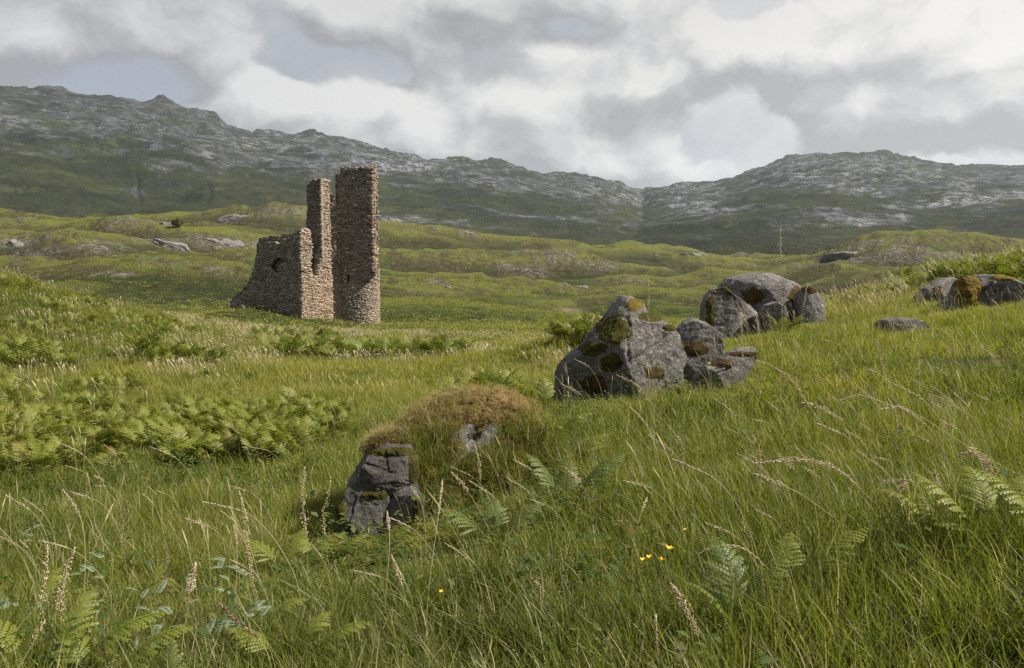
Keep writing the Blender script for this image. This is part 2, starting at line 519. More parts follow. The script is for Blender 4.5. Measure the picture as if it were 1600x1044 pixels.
hgt = t.math('ADD', t.noise(ps, 1.6, 5, 0.7), t.math('MULTIPLY', t.noise(ps, 0.35, 4, 0.6), 2.0))
finish(t, c, 0.95, t.bump(hgt, 1.0, 0.9), 0.1)
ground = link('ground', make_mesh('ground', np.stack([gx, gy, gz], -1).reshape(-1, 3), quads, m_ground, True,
              {'rock': grock.ravel(), 'crest': gcrest.ravel(), 'heath': gheath_shade.ravel(), 'sand': gsand.ravel()}))
tag(ground, 'rolling green moor with grassy hummocks below the mountains', kind='structure')

# ------------------------------------------------------------------ mountains
def ridge(px, pts): return np.interp(px, [q[0] for q in pts], [q[1] for q in pts])
LAYERS = [
 # silhouette points, distance (px -> m), base start, profile power
 ([(-900, 170), (-500, 140), (-200, 122), (0, 128), (30, 132), (60, 138), (85, 137), (100, 139), (122, 144), (150, 154), (180, 152), (205, 156), (235, 164), (250, 159), (262, 158), (278, 162), (300, 171), (325, 176), (345, 183), (362, 200), (385, 206), (400, 212), (430, 212), (455, 216), (475, 213), (495, 209), (512, 213), (550, 222), (575, 232), (600, 236), (640, 243), (665, 253), (690, 256), (720, 249), (760, 250), (780, 257), (800, 262), (850, 273), (905, 277), (935, 285), (965, 288), (985, 300), (1010, 316), (1060, 340), (1150, 370), (1300, 410), (1900, 430)],
  ([-900, 400, 1000, 1900], [2500, 2600, 3000, 3000]), 640, 1.15),
 ([(-900, 420), (800, 425), (900, 385), (950, 350), (985, 312), (1010, 298), (1050, 292), (1085, 289), (1105, 288), (1140, 283), (1165, 270), (1200, 258), (1222, 249), (1235, 245), (1255, 241), (1270, 239), (1300, 240), (1330, 242), (1352, 240), (1365, 240), (1400, 245), (1450, 255), (1480, 258), (1530, 262), (1600, 266), (1700, 262), (1850, 268), (2500, 290)],
  ([-900, 1000, 1900], [3400, 3400, 3500]), 650, 1.1),
 ([(-900, 430), (900, 430), (960, 372), (1000, 340), (1015, 330), (1032, 319), (1060, 302), (1078, 296), (1100, 293), (1122, 296), (1145, 303), (1180, 320), (1260, 345), (1400, 385), (1700, 430), (2500, 430)],
  ([-900, 1900], [2300, 2300]), 900, 1.0),
 ([(-900, 400), (0, 385), (300, 372), (520, 352), (575, 345), (640, 335), (680, 327), (700, 325), (730, 321), (760, 321), (800, 328), (830, 334), (900, 340), (960, 346), (1020, 350), (1100, 362), (1180, 378), (1250, 392), (1400, 410), (2500, 430)],
  ([-900, 1900], [1500, 1500]), 650, 1.3),
 ([(-900, 430), (1150, 430), (1250, 385), (1330, 362), (1420, 348), (1500, 338), (1580, 330), (1700, 325), (2500, 330)],
  ([-900, 1900], [1900, 1900]), 700, 1.2)]
mpx = np.concatenate([np.linspace(-820, -30, 110)[:-1], np.linspace(-30, 1640, 900), np.linspace(1640, 2420, 110)[1:]])
mr = np.exp(np.linspace(math.log(640), math.log(4800), 300))
MPX, MR = np.meshgrid(mpx, mr)
MAZ = np.arctan((MPX - 800) / F)
mx, my = MR * np.sin(MAZ), MR * np.cos(MAZ)
mz = np.full(mx.shape, -60.0)
Zb = -25.0 + 0 * MR
for k, (pts, (dp, dv), r0, pw) in enumerate(LAYERS):
    D = np.interp(MPX, dp, dv)
    D = D * (1 + 0.05 * pn(mx / 700, my / 2500, 0, 90 + k))
    s_ = ridge(MPX, pts)
    rx_, ry_, rz_ = ray(MPX, s_)
    top = rz_ / ry_ * D * np.cos(MAZ)
    b0 = np.interp(MR, [600, 800, 1500], [8, 6, 10]) + 0 * MR
    tt = (MR - r0) / (D - r0)
    tt = tt + 0.035 * fbm(mx / 260, my / 260, 0, 3, 0.5, 95 + k) * np.clip(1 - tt, 0, 1) * 2
    prof = np.clip(tt, 0, 1) ** pw
    sm_ = np.exp(-np.linspace(-2.5, 2.5, 41) ** 2); sm_ /= sm_.sum()
    lx_ = np.linspace(-900, 2500, 681)
    soft = np.convolve(np.pad(ridge(lx_, pts), 20, 'edge'), sm_, 'valid')     # the slopes below follow only the broad shape of the ridge
    q_, w_, v_ = ray(MPX, np.interp(MPX, lx_, soft))
    top2 = v_ / w_ * D * np.cos(MAZ)
    kk = sstep(0.80, 1.0, tt)
    top = top2 * (1 - kk) + top * kk
    lay = b0 + (top - b0) * prof - np.clip(MR - D, 0, None) * 0.22
    lay = np.where(tt < 0, -60, lay)
    mz = np.maximum(mz, lay)
hgt_ = np.clip((mz - 10) / 250, 0, 1)
wx, wy = mx + 60 * pn(mx / 220, my / 220, 0, 101), my + 60 * pn(mx / 220, my / 220, 0, 102)
rdg = fbm(wx / 330, wy / 330, mz / 400, 5, 0.52, 105, True)
cr = fbm(wx / 70, wy / 90, mz / 45, 4, 0.55, 111, True)
mz = mz + (rdg - 0.35) * 34 * (0.25 + 0.75 * hgt_) + (cr - 0.3) * 9 * (0.3 + 0.7 * hgt_)
# benches: level ledges with steep rocky noses
st = 34 + 10 * pn(mx / 500, my / 500, 0, 115)
fr = (mz / st) % 1.0
mz = mz + (sstep(0.25, 0.95, fr) - fr) * st * 0.42 * hgt_
mz = mz - 50 * sstep(760, 660, MR)
# gullies cut by streams
for path, dep in (([(212, 262), (216, 285), (214, 300), (220, 318), (217, 338)], 4), ([(322, 282), (330, 300), (322, 318), (326, 336)], 4)):
    vpx, vpy = proj(np.stack([mx, my, mz], -1))
    pc = np.interp(vpy, [q[1] for q in path], [q[0] for q in path])
    on = np.exp(-((vpx - pc) / 4.5) ** 2) * sstep(path[0][1] - 5, path[0][1] + 5, vpy) * sstep(path[-1][1] + 8, path[-1][1], vpy) * sstep(1000, 1150, MR)
    mz = mz - dep * on
dz_r = np.gradient(mz, axis=0) / np.gradient(MR, axis=0)
dz_a = np.gradient(mz, axis=1) / (np.gradient(MAZ, axis=1) * MR)
mslope = np.hypot(dz_r, dz_a)
vpx, vpy = proj(np.stack([mx, my, mz], -1))
def blob(x0, y0, sx, sy): return np.exp(-((vpx - x0) / sx) ** 2 - ((vpy - y0) / sy) ** 2)
pref = (0.30 * blob(100, 175, 260, 40) + 0.32 * blob(330, 200, 140, 30) + 0.42 * blob(420, 235, 150, 26) + 0.5 * blob(630, 256, 120, 20) + 0.3 * blob(520, 240, 110, 30) + 0.35 * blob(800, 290, 200, 24) + 0.5 * blob(940, 300, 60, 20) +
        0.55 * blob(1085, 315, 70, 26) + 0.42 * blob(1240, 262, 90, 22) + 0.45 * blob(1340, 258, 120, 16) + 0.42 * blob(1330, 290, 90, 16) + 0.5 * blob(1560, 312, 150, 22) + 0.4 * blob(1290, 345, 150, 18) + 0.38 * blob(1500, 280, 160, 20) +
        0.38 * blob(720, 342, 110, 14) + 0.34 * blob(920, 352, 140, 12) + 0.26 * blob(240, 272, 130, 12) + 0.24 * blob(180, 300, 160, 10) - 0.14 * blob(200, 330, 500, 26) - .02 + 0.16 * blob(150, 170, 330, 45))
rn = fbm(mx / 150, my / 150, mz / 40, 5, 0.58, 121)
mrock = sstep(0.10, 0.34, rn * 0.75 + pref + np.clip(mslope - 0.55, -0.3, 0.8) * 0.42 + (cr - .3) * .2)
mpale = np.clip(0.10 + 0.55 * blob(420, 228, 110, 22) + 0.7 * blob(640, 256, 110, 18) + 0.35 * blob(800, 300, 250, 30) + 0.6 * blob(1080, 312, 90, 26) + 0.6 * blob(1300, 275, 200, 40) + 0.95 * blob(1560, 312, 160, 24) + 0.5 * blob(1300, 345, 160, 20) + 0.5 * blob(240, 270, 60, 8) + .4 * blob(740, 340, 120, 14) + .25 * blob(60, 190, 200, 20), 0, 1)
mpale = mpale * sstep(-0.25, 0.25, fbm(mx / 60, my / 60, mz / 20, 4, .6, 131))
nr, na = mx.shape
ii = np.arange(nr * na).reshape(nr, na)
quads = np.stack([ii[:-1, :-1], ii[:-1, 1:], ii[1:, 1:], ii[1:, :-1]], -1).reshape(-1, 4)
m_mount, t = new_mat('mountain_heath_and_gneiss')
p = t.pos()
n1 = t.noise(p, 0.006, 6, 0.6)
n2 = t.noise(t.mapping(p, (1, 1, 2)), 0.045, 6, 0.7)
grass = t.mix(t.mrange(n1, 0.38, 0.62), (0.016, 0.021, 0.009), (0.036, 0.042, 0.014))  # mountain tones kept dark all over, standing in for cloud shadow
grass = t.mix(t.math('MULTIPLY', t.mrange(n2, 0.42, 0.66), 0.75), grass, (0.027, 0.025, 0.017))
grass = t.mix(t.math('MULTIPLY', t.mrange(t.noise(p, 0.013, 5, 0.6), 0.55, 0.68), 0.6), grass, (0.070, 0.077, 0.025))
rn_ = t.mrange(t.noise(t.mapping(p, (1, 1, 2.5)), 0.055, 7, 0.75), 0.38, 0.64)
rk = t.mix(rn_, (0.026, 0.028, 0.033), (0.088, 0.091, 0.098))
rk = t.mix(t.math('MULTIPLY', t.attr('pale'), rn_), rk, (0.36, 0.355, 0.35))
fr_ = t.mrange(t.noise(t.mapping(p, (1, 1, 2.6)), 0.014, 8, 0.72), 0.40, 0.56)
c = t.mix(t.math('MULTIPLY', t.attr('rock'), fr_), grass, rk)
bmp = t.bump(t.math('ADD', t.noise(t.mapping(p, (1, 1, 1.6)), 0.03, 7, 0.7), t.math('MULTIPLY', t.noise(p, 0.15, 4, .6), .25)), 0.9, 22)
finish(t, c, 0.95, bmp, 0.1)
mountains = link('mountains', make_mesh('mountains', np.stack([mx, my, mz], -1).reshape(-1, 3), quads, m_mount, True, {'rock': mrock.ravel(), 'pale': mpale.ravel()}))
tag(mountains, 'grey green rocky mountains ranged behind the moor', kind='structure')

# a blue hill far off, seen through the gap
fpx = np.linspace(860, 1720, 140)
fr2 = np.linspace(4950, 5550, 12)
FPX, FR = np.meshgrid(fpx, fr2)
fa = np.arctan((FPX - 800) / F)
sil = np.interp(FPX, [860, 930, 965, 985, 1000, 1030, 1120, 1400, 1470, 1500, 1530, 1560, 1600, 1720], [330, 300, 293, 291.5, 293, 300, 340, 275, 261, 259.5, 258.5, 259.5, 259, 262]) + 0.5 * pn(FPX / 9, FR * 0)
a_, b_, c_ = ray(FPX, sil)
fz = c_ / b_ * 5250 * np.cos(fa) * (1 - np.abs(FR - 5250) / 1500)
nr, na = fz.shape
ii = np.arange(nr * na).reshape(nr, na)
quads = np.stack([ii[:-1, :-1], ii[:-1, 1:], ii[1:, 1:], ii[1:, :-1]], -1).reshape(-1, 4)
far_hill = link('far_hills', make_mesh('far_hills', np.stack([FR * np.sin(fa), FR * np.cos(fa), fz], -1).reshape(-1, 3), quads, m_mount, True, {'rock': np.zeros(fz.size), 'pale': np.zeros(fz.size)}))
tag(far_hill, 'blue far hills showing through the mountain gap', kind='structure')

# ------------------------------------------------------------------ haze
hz_lo, hz_hi = float(min(gz.min(), mz.min(), fz.min())) - 1.0, float(max(mz.max(), fz.max())) + 25
hx, hy0, hy1 = 4400.0, -1150.0, 5700.0
hv = [(x, y, z) for z in (hz_lo, hz_hi) for (x, y) in ((-hx, hy0), (hx, hy0), (hx, hy1), (-hx, hy1))]
m_haze, t = new_mat('thin_haze')
vol = t.node('ShaderNodeVolumePrincipled')
vol.inputs['Color'].default_value = (0.74, 0.86, 1.0, 1)
vol.inputs['Density'].default_value = 0.000048
vol.inputs['Anisotropy'].default_value = 0.2
o_ = t.node('ShaderNodeOutputMaterial')
t.l.new(vol.outputs[0], o_.inputs['Volume'])
haze = link('haze', make_mesh('haze', hv, np.array([(0, 3, 2, 1), (4, 5, 6, 7), (0, 1, 5, 4), (1, 2, 6, 5), (2, 3, 7, 6), (3, 0, 4, 7)]), m_haze))
tag(haze, 'thin pale haze lying over the whole valley', kind='stuff')
# ------------------------------------------------------------------ the ruined castle
m_stone, t = new_mat('rubble_masonry')
p = t.pos()
vc = t.attr('tone', 'Color')
n = t.noise(p, 7.0, 6, 0.7)
lich = t.mrange(t.noise(p, 2.2, 6, 0.75), 0.57, 0.66)
c = t.mix(t.math('MULTIPLY', t.mrange(n, 0.3, 0.7), 0.55), vc, (0.07, 0.055, 0.042))
c = t.mix(t.math('MULTIPLY', lich, 0.55), c, (0.34, 0.31, 0.26))
c = t.mix(t.mrange(t.noise(t.mapping(p, (1, 1, 0.22)), 1.1, 5, 0.65), 0.56, 0.72, 0, 0.6), c, (0.075, 0.062, 0.048))
finish(t, c, 0.95, t.bump(t.noise(p, 16, 6, 0.7), 0.7, 0.05), 0.1)

PALETTE = np.array([(0.225, 0.190, 0.152), (0.285, 0.243, 0.195), (0.140, 0.116, 0.094), (0.400, 0.358, 0.298), (0.200, 0.150, 0.113), (0.200, 0.178, 0.150), (0.345, 0.305, 0.25), (0.100, 0.082, 0.067), (0.45, 0.41, 0.345)])
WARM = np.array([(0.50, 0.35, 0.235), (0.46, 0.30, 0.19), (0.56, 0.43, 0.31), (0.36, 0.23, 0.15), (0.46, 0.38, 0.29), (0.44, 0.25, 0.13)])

def inside(poly, px, py):
    poly = np.asarray(poly, float)
    r = np.zeros(np.shape(px), bool)
    x1, y1 = poly[:, 0], poly[:, 1]
    x2, y2 = np.roll(x1, -1), np.roll(y1, -1)
    for a, b, c_, d in zip(x1, y1, x2, y2):
        with np.errstate(divide='ignore', invalid='ignore'):
            cond = ((b > py) != (d > py)) & (px < (c_ - a) * (py - b) / (d - b + 1e-12) + a)
        r ^= cond
    return r

def flat_wall(A, B):
    A, B = np.asarray(A, float), np.asarray(B, float)
    L = np.linalg.norm(B - A)
    d = (B - A) / L
    nrm = np.array([d[1], -d[0]])
    if nrm[1] > 0: nrm = -nrm                      # faces the meadow
    def f(s, z, o): return np.stack([A[0] + d[0] * s + nrm[0] * o, A[1] + d[1] * s + nrm[1] * o, z], -1)
    return f, L
def drum_wall(cx, cy, rad):
    def f(s, z, o):
        a = s / rad
        return np.stack([cx + np.sin(a) * (rad + o), cy - np.cos(a) * (rad + o), z], -1)
    return f, 2 * math.pi * rad

def masonry(parent, name, f, s0, s1, z0, z1, shape, thick, tone=PALETTE, row=(0.08, 0.20), big=0, seed=1, warm=None, dark=1.0, proud=0.065):
    """a wall part: rough core pierced where shape() says, one mesh of small stones, the largest as stones of their own"""
    g = np.random.default_rng(seed)
    cs = 0.10
    ns, nz = max(int((s1 - s0) / cs), 1), max(int((z1 - z0) / cs), 1)
    S, Z = np.meshgrid(np.linspace(s0, s1, ns + 1), np.linspace(z0, z1, nz + 1))
    sc, zc = (S[:-1, :-1] + S[1:, 1:]) / 2, (Z[:-1, :-1] + Z[1:, 1:]) / 2
    def test(s, z):
        q = f(s, z, 0.0 * s)
        u, v = proj(q)
        return shape(u + 1.3 * pn(s * 2.2, z * 2.2, seed), v + 1.3 * pn(s * 2.2, z * 2.2, seed + 5.5))
    M = test(sc, zc)
    jit = lambda k: 0.035 * pn(S * 3.1, Z * 3.1, k) 
    front = f(S + jit(1), Z + jit(2), -0.015 + 0.03 * pn(S * 5, Z * 5, 3))
    back = f(S + jit(1), Z + jit(2), -thick + 0.05 * pn(S * 4, Z * 4, 4))
    nv = S.size
    idx = np.arange(nv).reshape(S.shape)
    fa = []
    a, b, c_, d = idx[:-1, :-1], idx[:-1, 1:], idx[1:, 1:], idx[1:, :-1]
    fa.append(np.stack([a, b, c_, d], -1)[M])
    fa.append(np.stack([a, d, c_, b], -1)[M] + nv)
    Mp = np.pad(M, 1)
    for (di, dj, e0, e1) in ((0, -1, a, d), (0, 1, c_, b), (-1, 0, b, a), (1, 0, d, c_)):
        edge = M & ~Mp[1 + di:1 + di + nz, 1 + dj:1 + dj + ns]
        fa.append(np.stack([e0, e1, e1 + nv, e0 + nv], -1)[edge])
    fa = np.concatenate(fa)
    used, inv = np.unique(fa, return_inverse=True)
    V = np.concatenate([front.reshape(-1, 3), back.reshape(-1, 3)])[used]
    pal = np.array([(0.34, 0.295, 0.235)]) * g.uniform(0.6, 1.0, (len(V), 1)) * dark
    wall = link(name, make_mesh(name, V, inv.reshape(-1, 4), m_stone, False, colors={'tone': pal}), parent)
    # courses of rubble
    boxes, areas = [], []
    z = z0
    while z < z1:
        h = g.uniform(*row)
        s = s0 + g.uniform(-0.3, 0)
        while s < s1:
            l = g.uniform(0.08, 0.30) if g.random() > 0.12 else g.uniform(0.30, 0.62)
            if g.random() < 0.3:
                k_ = g.uniform(.35, .65); boxes.append((s + l / 2, z + h * k_ / 2, l, h * k_)); boxes.append((s + l / 2 + g.uniform(-.06, .06), z + h * (1 + k_) / 2, l * g.uniform(.75, 1), h * (1 - k_)))
            else: boxes.append((s + l / 2, z + h / 2 + g.uniform(-.05, .05), l, h * g.uniform(.75, 1.15)))
            s += l
        z += h
    B = np.array(boxes)
    ok = test(B[:, 0], B[:, 1])
    B = B[ok]
    nb = len(B)
    gap = 0.018
    sgn = np.array([(-1, -1), (1, -1), (1, 1), (-1, 1)], float)
    s8 = np.repeat(B[:, 0:1], 8, 1); z8 = np.repeat(B[:, 1:2], 8, 1); o8 = np.zeros((nb, 8))
    hs, hz = B[:, 2:3] / 2 - gap, B[:, 3:4] / 2 - gap
    pr = (0.01 + proud * g.random((nb, 1)) ** 1.4)
    ins = g.uniform(0.62, 0.9, (nb, 1))
    s8[:, :4] += sgn[:, 0] * hs; z8[:, :4] += sgn[:, 1] * hz; o8[:, :4] = -0.14
    s8[:, 4:] += sgn[:, 0] * hs * (1 - (1 - ins) * .6); z8[:, 4:] += sgn[:, 1] * hz * ins; o8[:, 4:] = pr
    s8 += g.normal(0, 0.022, s8.shape); z8 += g.normal(0, 0.018, z8.shape); o8[:, 4:] += g.normal(0, 0.018, (nb, 4))
    V = f(s8, z8, o8)
    tn = tone[g.integers(0, len(tone), nb)] * g.uniform(0.8, 1.15, (nb, 1)) * dark
    if warm is not None:
        u, v = proj(f(B[:, 0], B[:, 1], 0 * B[:, 0]))
        k = warm(u, v)[:, None]
        tn = tn * (1 - k) + WARM[g.integers(0, len(WARM), nb)] * g.uniform(.8, 1.1, (nb, 1)) * k
    fq = np.array([(4, 5, 6, 7), (0, 1, 5, 4), (1, 2, 6, 5), (2, 3, 7, 6), (3, 0, 4, 7)])
    order = np.argsort(-(B[:, 2] * B[:, 3]))
    keep = np.ones(nb, bool)
    for i in order[:big]:
        o = V[i].mean(0)
        link('stone', make_mesh('stone', V[i] - o, fq, m_stone, False, colors={'tone': np.repeat(tn[i][None], 8, 0)}), wall, o)
        keep[i] = False
    Vk = V[keep]
    faces = (np.arange(len(Vk))[:, None, None] * 8 + fq[None]).reshape(-1, 4)
    so = link('small_stones', make_mesh('small_stones', Vk.reshape(-1, 3), faces, m_stone, False, colors={'tone': np.repeat(tn[keep], 8, 0)}), wall)
    so['kind'] = 'stuff'
    return wall

castle = empty('ruined_castle', (0, 0, 0))
tag(castle, 'roofless ruined stone castle with a tall stair tower on a green mound', 'castle')
def xw(px, Y): return float(P(px, 500, Y)[0])
zt = lambda py, Y: float(P(800, py, Y)[2])
ZB = zt(520, 70)
# stair tower: round foot, square head
dcx, dcy, drad = xw(559, 74.2), 74.2, (xw(593, 74.2) - xw(525, 74.2)) / 2
f, L = drum_wall(dcx, dcy, drad)
def drum_shape(u, v):
    q = v > 418
    return q & ~((u > 540.5) & (u < 546.5) & (v > 430) & (v < 442))
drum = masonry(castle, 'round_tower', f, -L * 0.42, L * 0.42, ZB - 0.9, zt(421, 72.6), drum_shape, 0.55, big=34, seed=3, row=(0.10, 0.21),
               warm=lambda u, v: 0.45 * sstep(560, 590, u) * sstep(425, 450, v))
drum['label'] = 'round lower drum of the stair tower with one slit window'
f, L = drum_wall(dcx, dcy, drad - 0.6)                       # dark inner face behind the slit
rot = R(-8)
FL = np.array([xw(527.5, 72.5), 72.5])
W_ = (xw(586.5, 72.06) - xw(527.5, 72.5)) / math.cos(rot)
ex, ey = np.array([math.cos(rot), math.sin(rot)]), np.array([-math.sin(rot), math.cos(rot)])
SD = 0.9
FR, BR, BL = FL + ex * W_, FL + ex * W_ + ey * SD, FL + ey * 3.0
ZT = zt(262, 72.4)
f, L = flat_wall(FL, FR)
CAP = [(533, 261.5), (587.5, 260.5), (589, 300), (589, 424), (580, 434), (568, 441), (560, 432), (552, 425), (526, 425), (525, 420), (528, 330), (530, 308), (532.5, 300), (531.5, 286), (530.5, 274), (532, 270)]
cap = masonry(castle, 'tower_front_wall', f, -0.3, L, zt(445, 72), ZT + 0.1, lambda u, v: inside(CAP, u, v) & (u < 589), 0.6, big=60, seed=5, row=(0.07, 0.16))
cap['label'] = 'square upper face of the stair tower'
f, L = flat_wall(FR + ey * 0.0, BR)
def f_side(s, z, o): return np.stack([FR[0] + ey[0] * s + ex[0] * o, FR[1] + ey[1] * s + ex[1] * o, z], -1)
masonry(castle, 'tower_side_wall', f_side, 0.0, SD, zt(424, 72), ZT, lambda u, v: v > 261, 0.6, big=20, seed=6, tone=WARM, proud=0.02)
BRV = BL - BR
BRL = np.linalg.norm(BRV); BRV = BRV / BRL
def f_back(s, z, o): return np.stack([BR[0] + BRV[0] * s + BRV[1] * o, BR[1] + BRV[1] * s - BRV[0] * o, z], -1)
masonry(castle, 'tower_rear_wall', f_back, 0.0, BRL, zt(424, 72), ZT - 0.3, lambda u, v: v > 200, 0.4, big=0, seed=7)
def f_left(s, z, o): return np.stack([BL[0] - ey[0] * s - ex[0] * o, BL[1] - ey[1] * s - ex[1] * o, z], -1)
masonry(castle, 'tower_inner_wall', f_left, 0.0, 2.9, ZB, ZT - 0.6, lambda u, v: v > 200, 0.5, big=0, seed=8)
# corner stones of the tower head, long and short by turns
g = np.random.default_rng(21)
z = zt(421, 72)
k = 0
while z < ZT - 0.1:
    h = g.uniform(0.24, 0.36)
    lx, ly = (0.62, 0.3) if k % 2 else (0.34, 0.6)
    lx *= g.uniform(.85, 1.2); ly *= g.uniform(.85, 1.15)
    o2 = FR + ex * 0.025 - ey * 0.06
    V = []
    for zz in (z + 0.012, z + h - 0.012):
        for (a, b) in ((0, 0), (-lx, 0), (-lx, ly), (0, ly)):
            q = o2 + ex * (a + g.normal(0, .012)) + ey * (b + g.normal(0, .012))
            V.append((q[0], q[1], zz + g.normal(0, .01)))
    V = np.array(V); o = V.mean(0)
    tn = PALETTE[g.integers(0, len(PALETTE))] * g.uniform(.6, .95) + np.array([.02, .01, .005])
    link('quoin', make_mesh('quoin', V - o, np.array([(0, 1, 2, 3), (7, 6, 5, 4), (1, 0, 4, 5), (2, 1, 5, 6), (3, 2, 6, 7), (0, 3, 7, 4)]), m_stone, colors={'tone': np.repeat(tn[None], 8, 0)}), cap, o)
    z += h; k += 1
# wall between the stack and the tower, set back, with a small hole
f, L = flat_wall((xw(500, 72.1), 72.1), (xw(534, 72.45), 72.45))
MIDW = [(500, 296), (515, 299), (520, 304), (523, 318), (527, 323), (531, 316), (536, 300), (536, 520), (500, 520)]
HOLE = [(522, 377), (526, 373), (530, 376), (529, 384), (532, 391), (524, 393), (522, 386)]
midw = masonry(castle, 'connecting_wall', f, 0, L, ZB, zt(294, 72.3), lambda u, v: inside(MIDW, u, v) & ~inside(HOLE, u, v), 0.8, big=16, seed=9, row=(0.10, 0.2),
               warm=lambda u, v: 0.75 * sstep(440, 480, v) + 0.15)  # lower stones tinted paler, painting light into the tower's shadow
# the broken wall end that catches the sun, with the tall stack on its right half
PA, PB = np.array([xw(470.5, 69.2), 69.2]), np.array([xw(523, 71.9), 71.9])
f, L = flat_wall(PA, PB)
SECT = [(470, 364), (473, 360), (477, 357.5), (484, 359), (487, 366), (486, 380), (488.5, 396), (486, 404), (485, 418), (488, 428), (492, 433), (497, 430), (499, 418), (499, 404), (502, 396), (502, 290), (501, 281), (506, 279.5), (511, 281), (513, 286), (515, 300), (515.5, 330), (517, 400), (519, 440), (522, 520), (470, 520)]
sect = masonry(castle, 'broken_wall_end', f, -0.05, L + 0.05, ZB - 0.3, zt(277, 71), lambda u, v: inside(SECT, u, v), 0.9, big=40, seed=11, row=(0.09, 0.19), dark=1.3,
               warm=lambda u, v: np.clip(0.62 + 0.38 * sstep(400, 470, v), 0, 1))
sect['label'] = 'pale broken end of the wall, orange towards its foot'
# dark left face of the stack
SF = PA + (PB - PA) * ((503 - 470.5) / (523 - 470.5))
SF = np.array([xw(502.5, SF[1] - 0.15), SF[1] - 0.15])
f, L = flat_wall((xw(479, 73.0), 73.0), SF)
STK = [(479, 300), (481.5, 290), (484, 283), (491, 280.5), (500, 279), (505, 282), (505, 396), (500, 404), (500, 420), (498, 432), (490, 434), (484, 425), (484, 380), (478, 378), (478.5, 345), (480, 330)]
stk = masonry(castle, 'stack_wall', f, -0.1, L, zt(440, 70), zt(277, 71), lambda u, v: inside(STK, u, v), 0.35, big=30, seed=12, row=(0.07, 0.16))
# low wall running off to the left
LA, LB = np.array([xw(352, 73.8), 73.8]), PA + np.array([0.02, -0.06])
f, L = flat_wall(LA, LB)
LOW = [(357, 482), (364, 472), (376, 463), (386, 451), (392, 440), (397, 424), (400, 408), (401, 390), (406, 381), (414, 378), (428, 377), (434, 381), (438, 380), (441, 373.5), (448, 374), (455, 372), (457, 366), (461, 364), (463, 359), (470, 357.5), (474, 359), (474, 530), (357, 530)]
NICHE = [(424, 410), (432, 402), (441, 403), (444, 411), (436, 416), (434, 428), (424, 424), (421, 416)]
low = masonry(castle, 'low_wall', f, 0, L, ZB - 0.6, zt(355, 69.5), lambda u, v: inside(LOW, u, v) & ~inside(NICHE, u, v), 0.5, big=80, seed=13, row=(0.08, 0.21))
low['label'] = 'low dark wall stepping down to the left with a hollow in it'
def f2(s, z, o): return f(s, z, o - 0.62)
inner = masonry(castle, 'wall_backing', f2, 0, L, ZB - 0.6, zt(365, 69.5), lambda u, v: inside(LOW, u, v + 8), 0.5, big=0, seed=14)
# ------------------------------------------------------------------ boulders
m_rock, t = new_mat('grey_gneiss')
p = t.pos()
n1 = t.noise(p, 3.2, 7, 0.68)
n2 = t.noise(p, 22, 6, 0.72)
c = t.mix(t.mrange(n1, 0.32, 0.68), (0.080, 0.075, 0.070), (0.190, 0.179, 0.168))
c = t.mix(t.math('MULTIPLY', t.mrange(n2, 0.46, 0.66), 0.7), c, (0.26, 0.247, 0.230))
c = t.mix(t.math('MULTIPLY', t.mrange(t.noise(p, 9, 5, 0.7), 0.58, 0.66), 0.65), c, (0.27, 0.258, 0.225))
c = t.mix(t.math('MULTIPLY', t.mrange(t.noise(p, 1.4, 4, 0.6), 0.55, 0.7), 0.6), c, (0.065, 0.050, 0.034))
ln = t.math('ABSOLUTE', t.math('SUBTRACT', t.noise(t.mapping(p, (0.8, 0.8, 1.5)), 1.3, 4, 0.62, 0.6), 0.5))
crk = t.math('MAXIMUM', t.mrange(ln, 0.0, 0.006), t.mrange(t.noise(p, 1.9, 2, .5), 0.36, 0.42))
lv = t.voro(t.vmath('ADD', p, t.vmath('MULTIPLY', t.noise(p, 18, 3, .6, color=True), (.05, .05, .05))), 11)
c = t.mix(t.math('MULTIPLY', t.mrange(lv, 0.30, 0.22), t.mrange(t.noise(p, 2.6, 4, .65), 0.47, 0.58)), c, (0.30, 0.295, 0.255))
c = t.mix(t.math('SUBTRACT', 1.0, crk), c, (0.035, 0.032, 0.03))
hh = t.math('ADD', t.math('ADD', t.noise(p, 11, 8, 0.72), t.math('MULTIPLY', n2, 0.35)), t.math('MULTIPLY', crk, 0.35))
finish(t, c, 0.92, t.bump(hh, 1.0, 0.06), 0.15)

def moss_mat(name, a, b, c3):
    m, t = new_mat(name)
    p = t.pos()
    c = t.mix(t.mrange(t.noise(p, 13, 5, 0.7), 0.35, 0.65), a, b)
    c = t.mix(t.mrange(t.noise(p, 3.5, 4, 0.6), 0.5, 0.68), c, c3)
    finish(t, c, 1.0, t.bump(t.noise(p, 70, 5, 0.75), 1.0, 0.03), 0.05)
    return m
m_moss = moss_mat('olive_moss', (0.040, 0.040, 0.012), (0.090, 0.080, 0.020), (0.050, 0.036, 0.016))
m_moss_gold = moss_mat('golden_moss', (0.10, 0.075, 0.018), (0.20, 0.135, 0.032), (0.085, 0.082, 0.02))
m_moss_brown = moss_mat('brown_moss', (0.050, 0.034, 0.017), (0.105, 0.070, 0.030), (0.045, 0.042, 0.016))
m_orange = moss_mat('orange_turf', (0.13, 0.085, 0.034), (0.24, 0.165, 0.072), (0.085, 0.075, 0.026))
m_dry = moss_mat('dry_turf', (0.15, 0.105, 0.055), (0.30, 0.225, 0.125), (0.125, 0.105, 0.035))

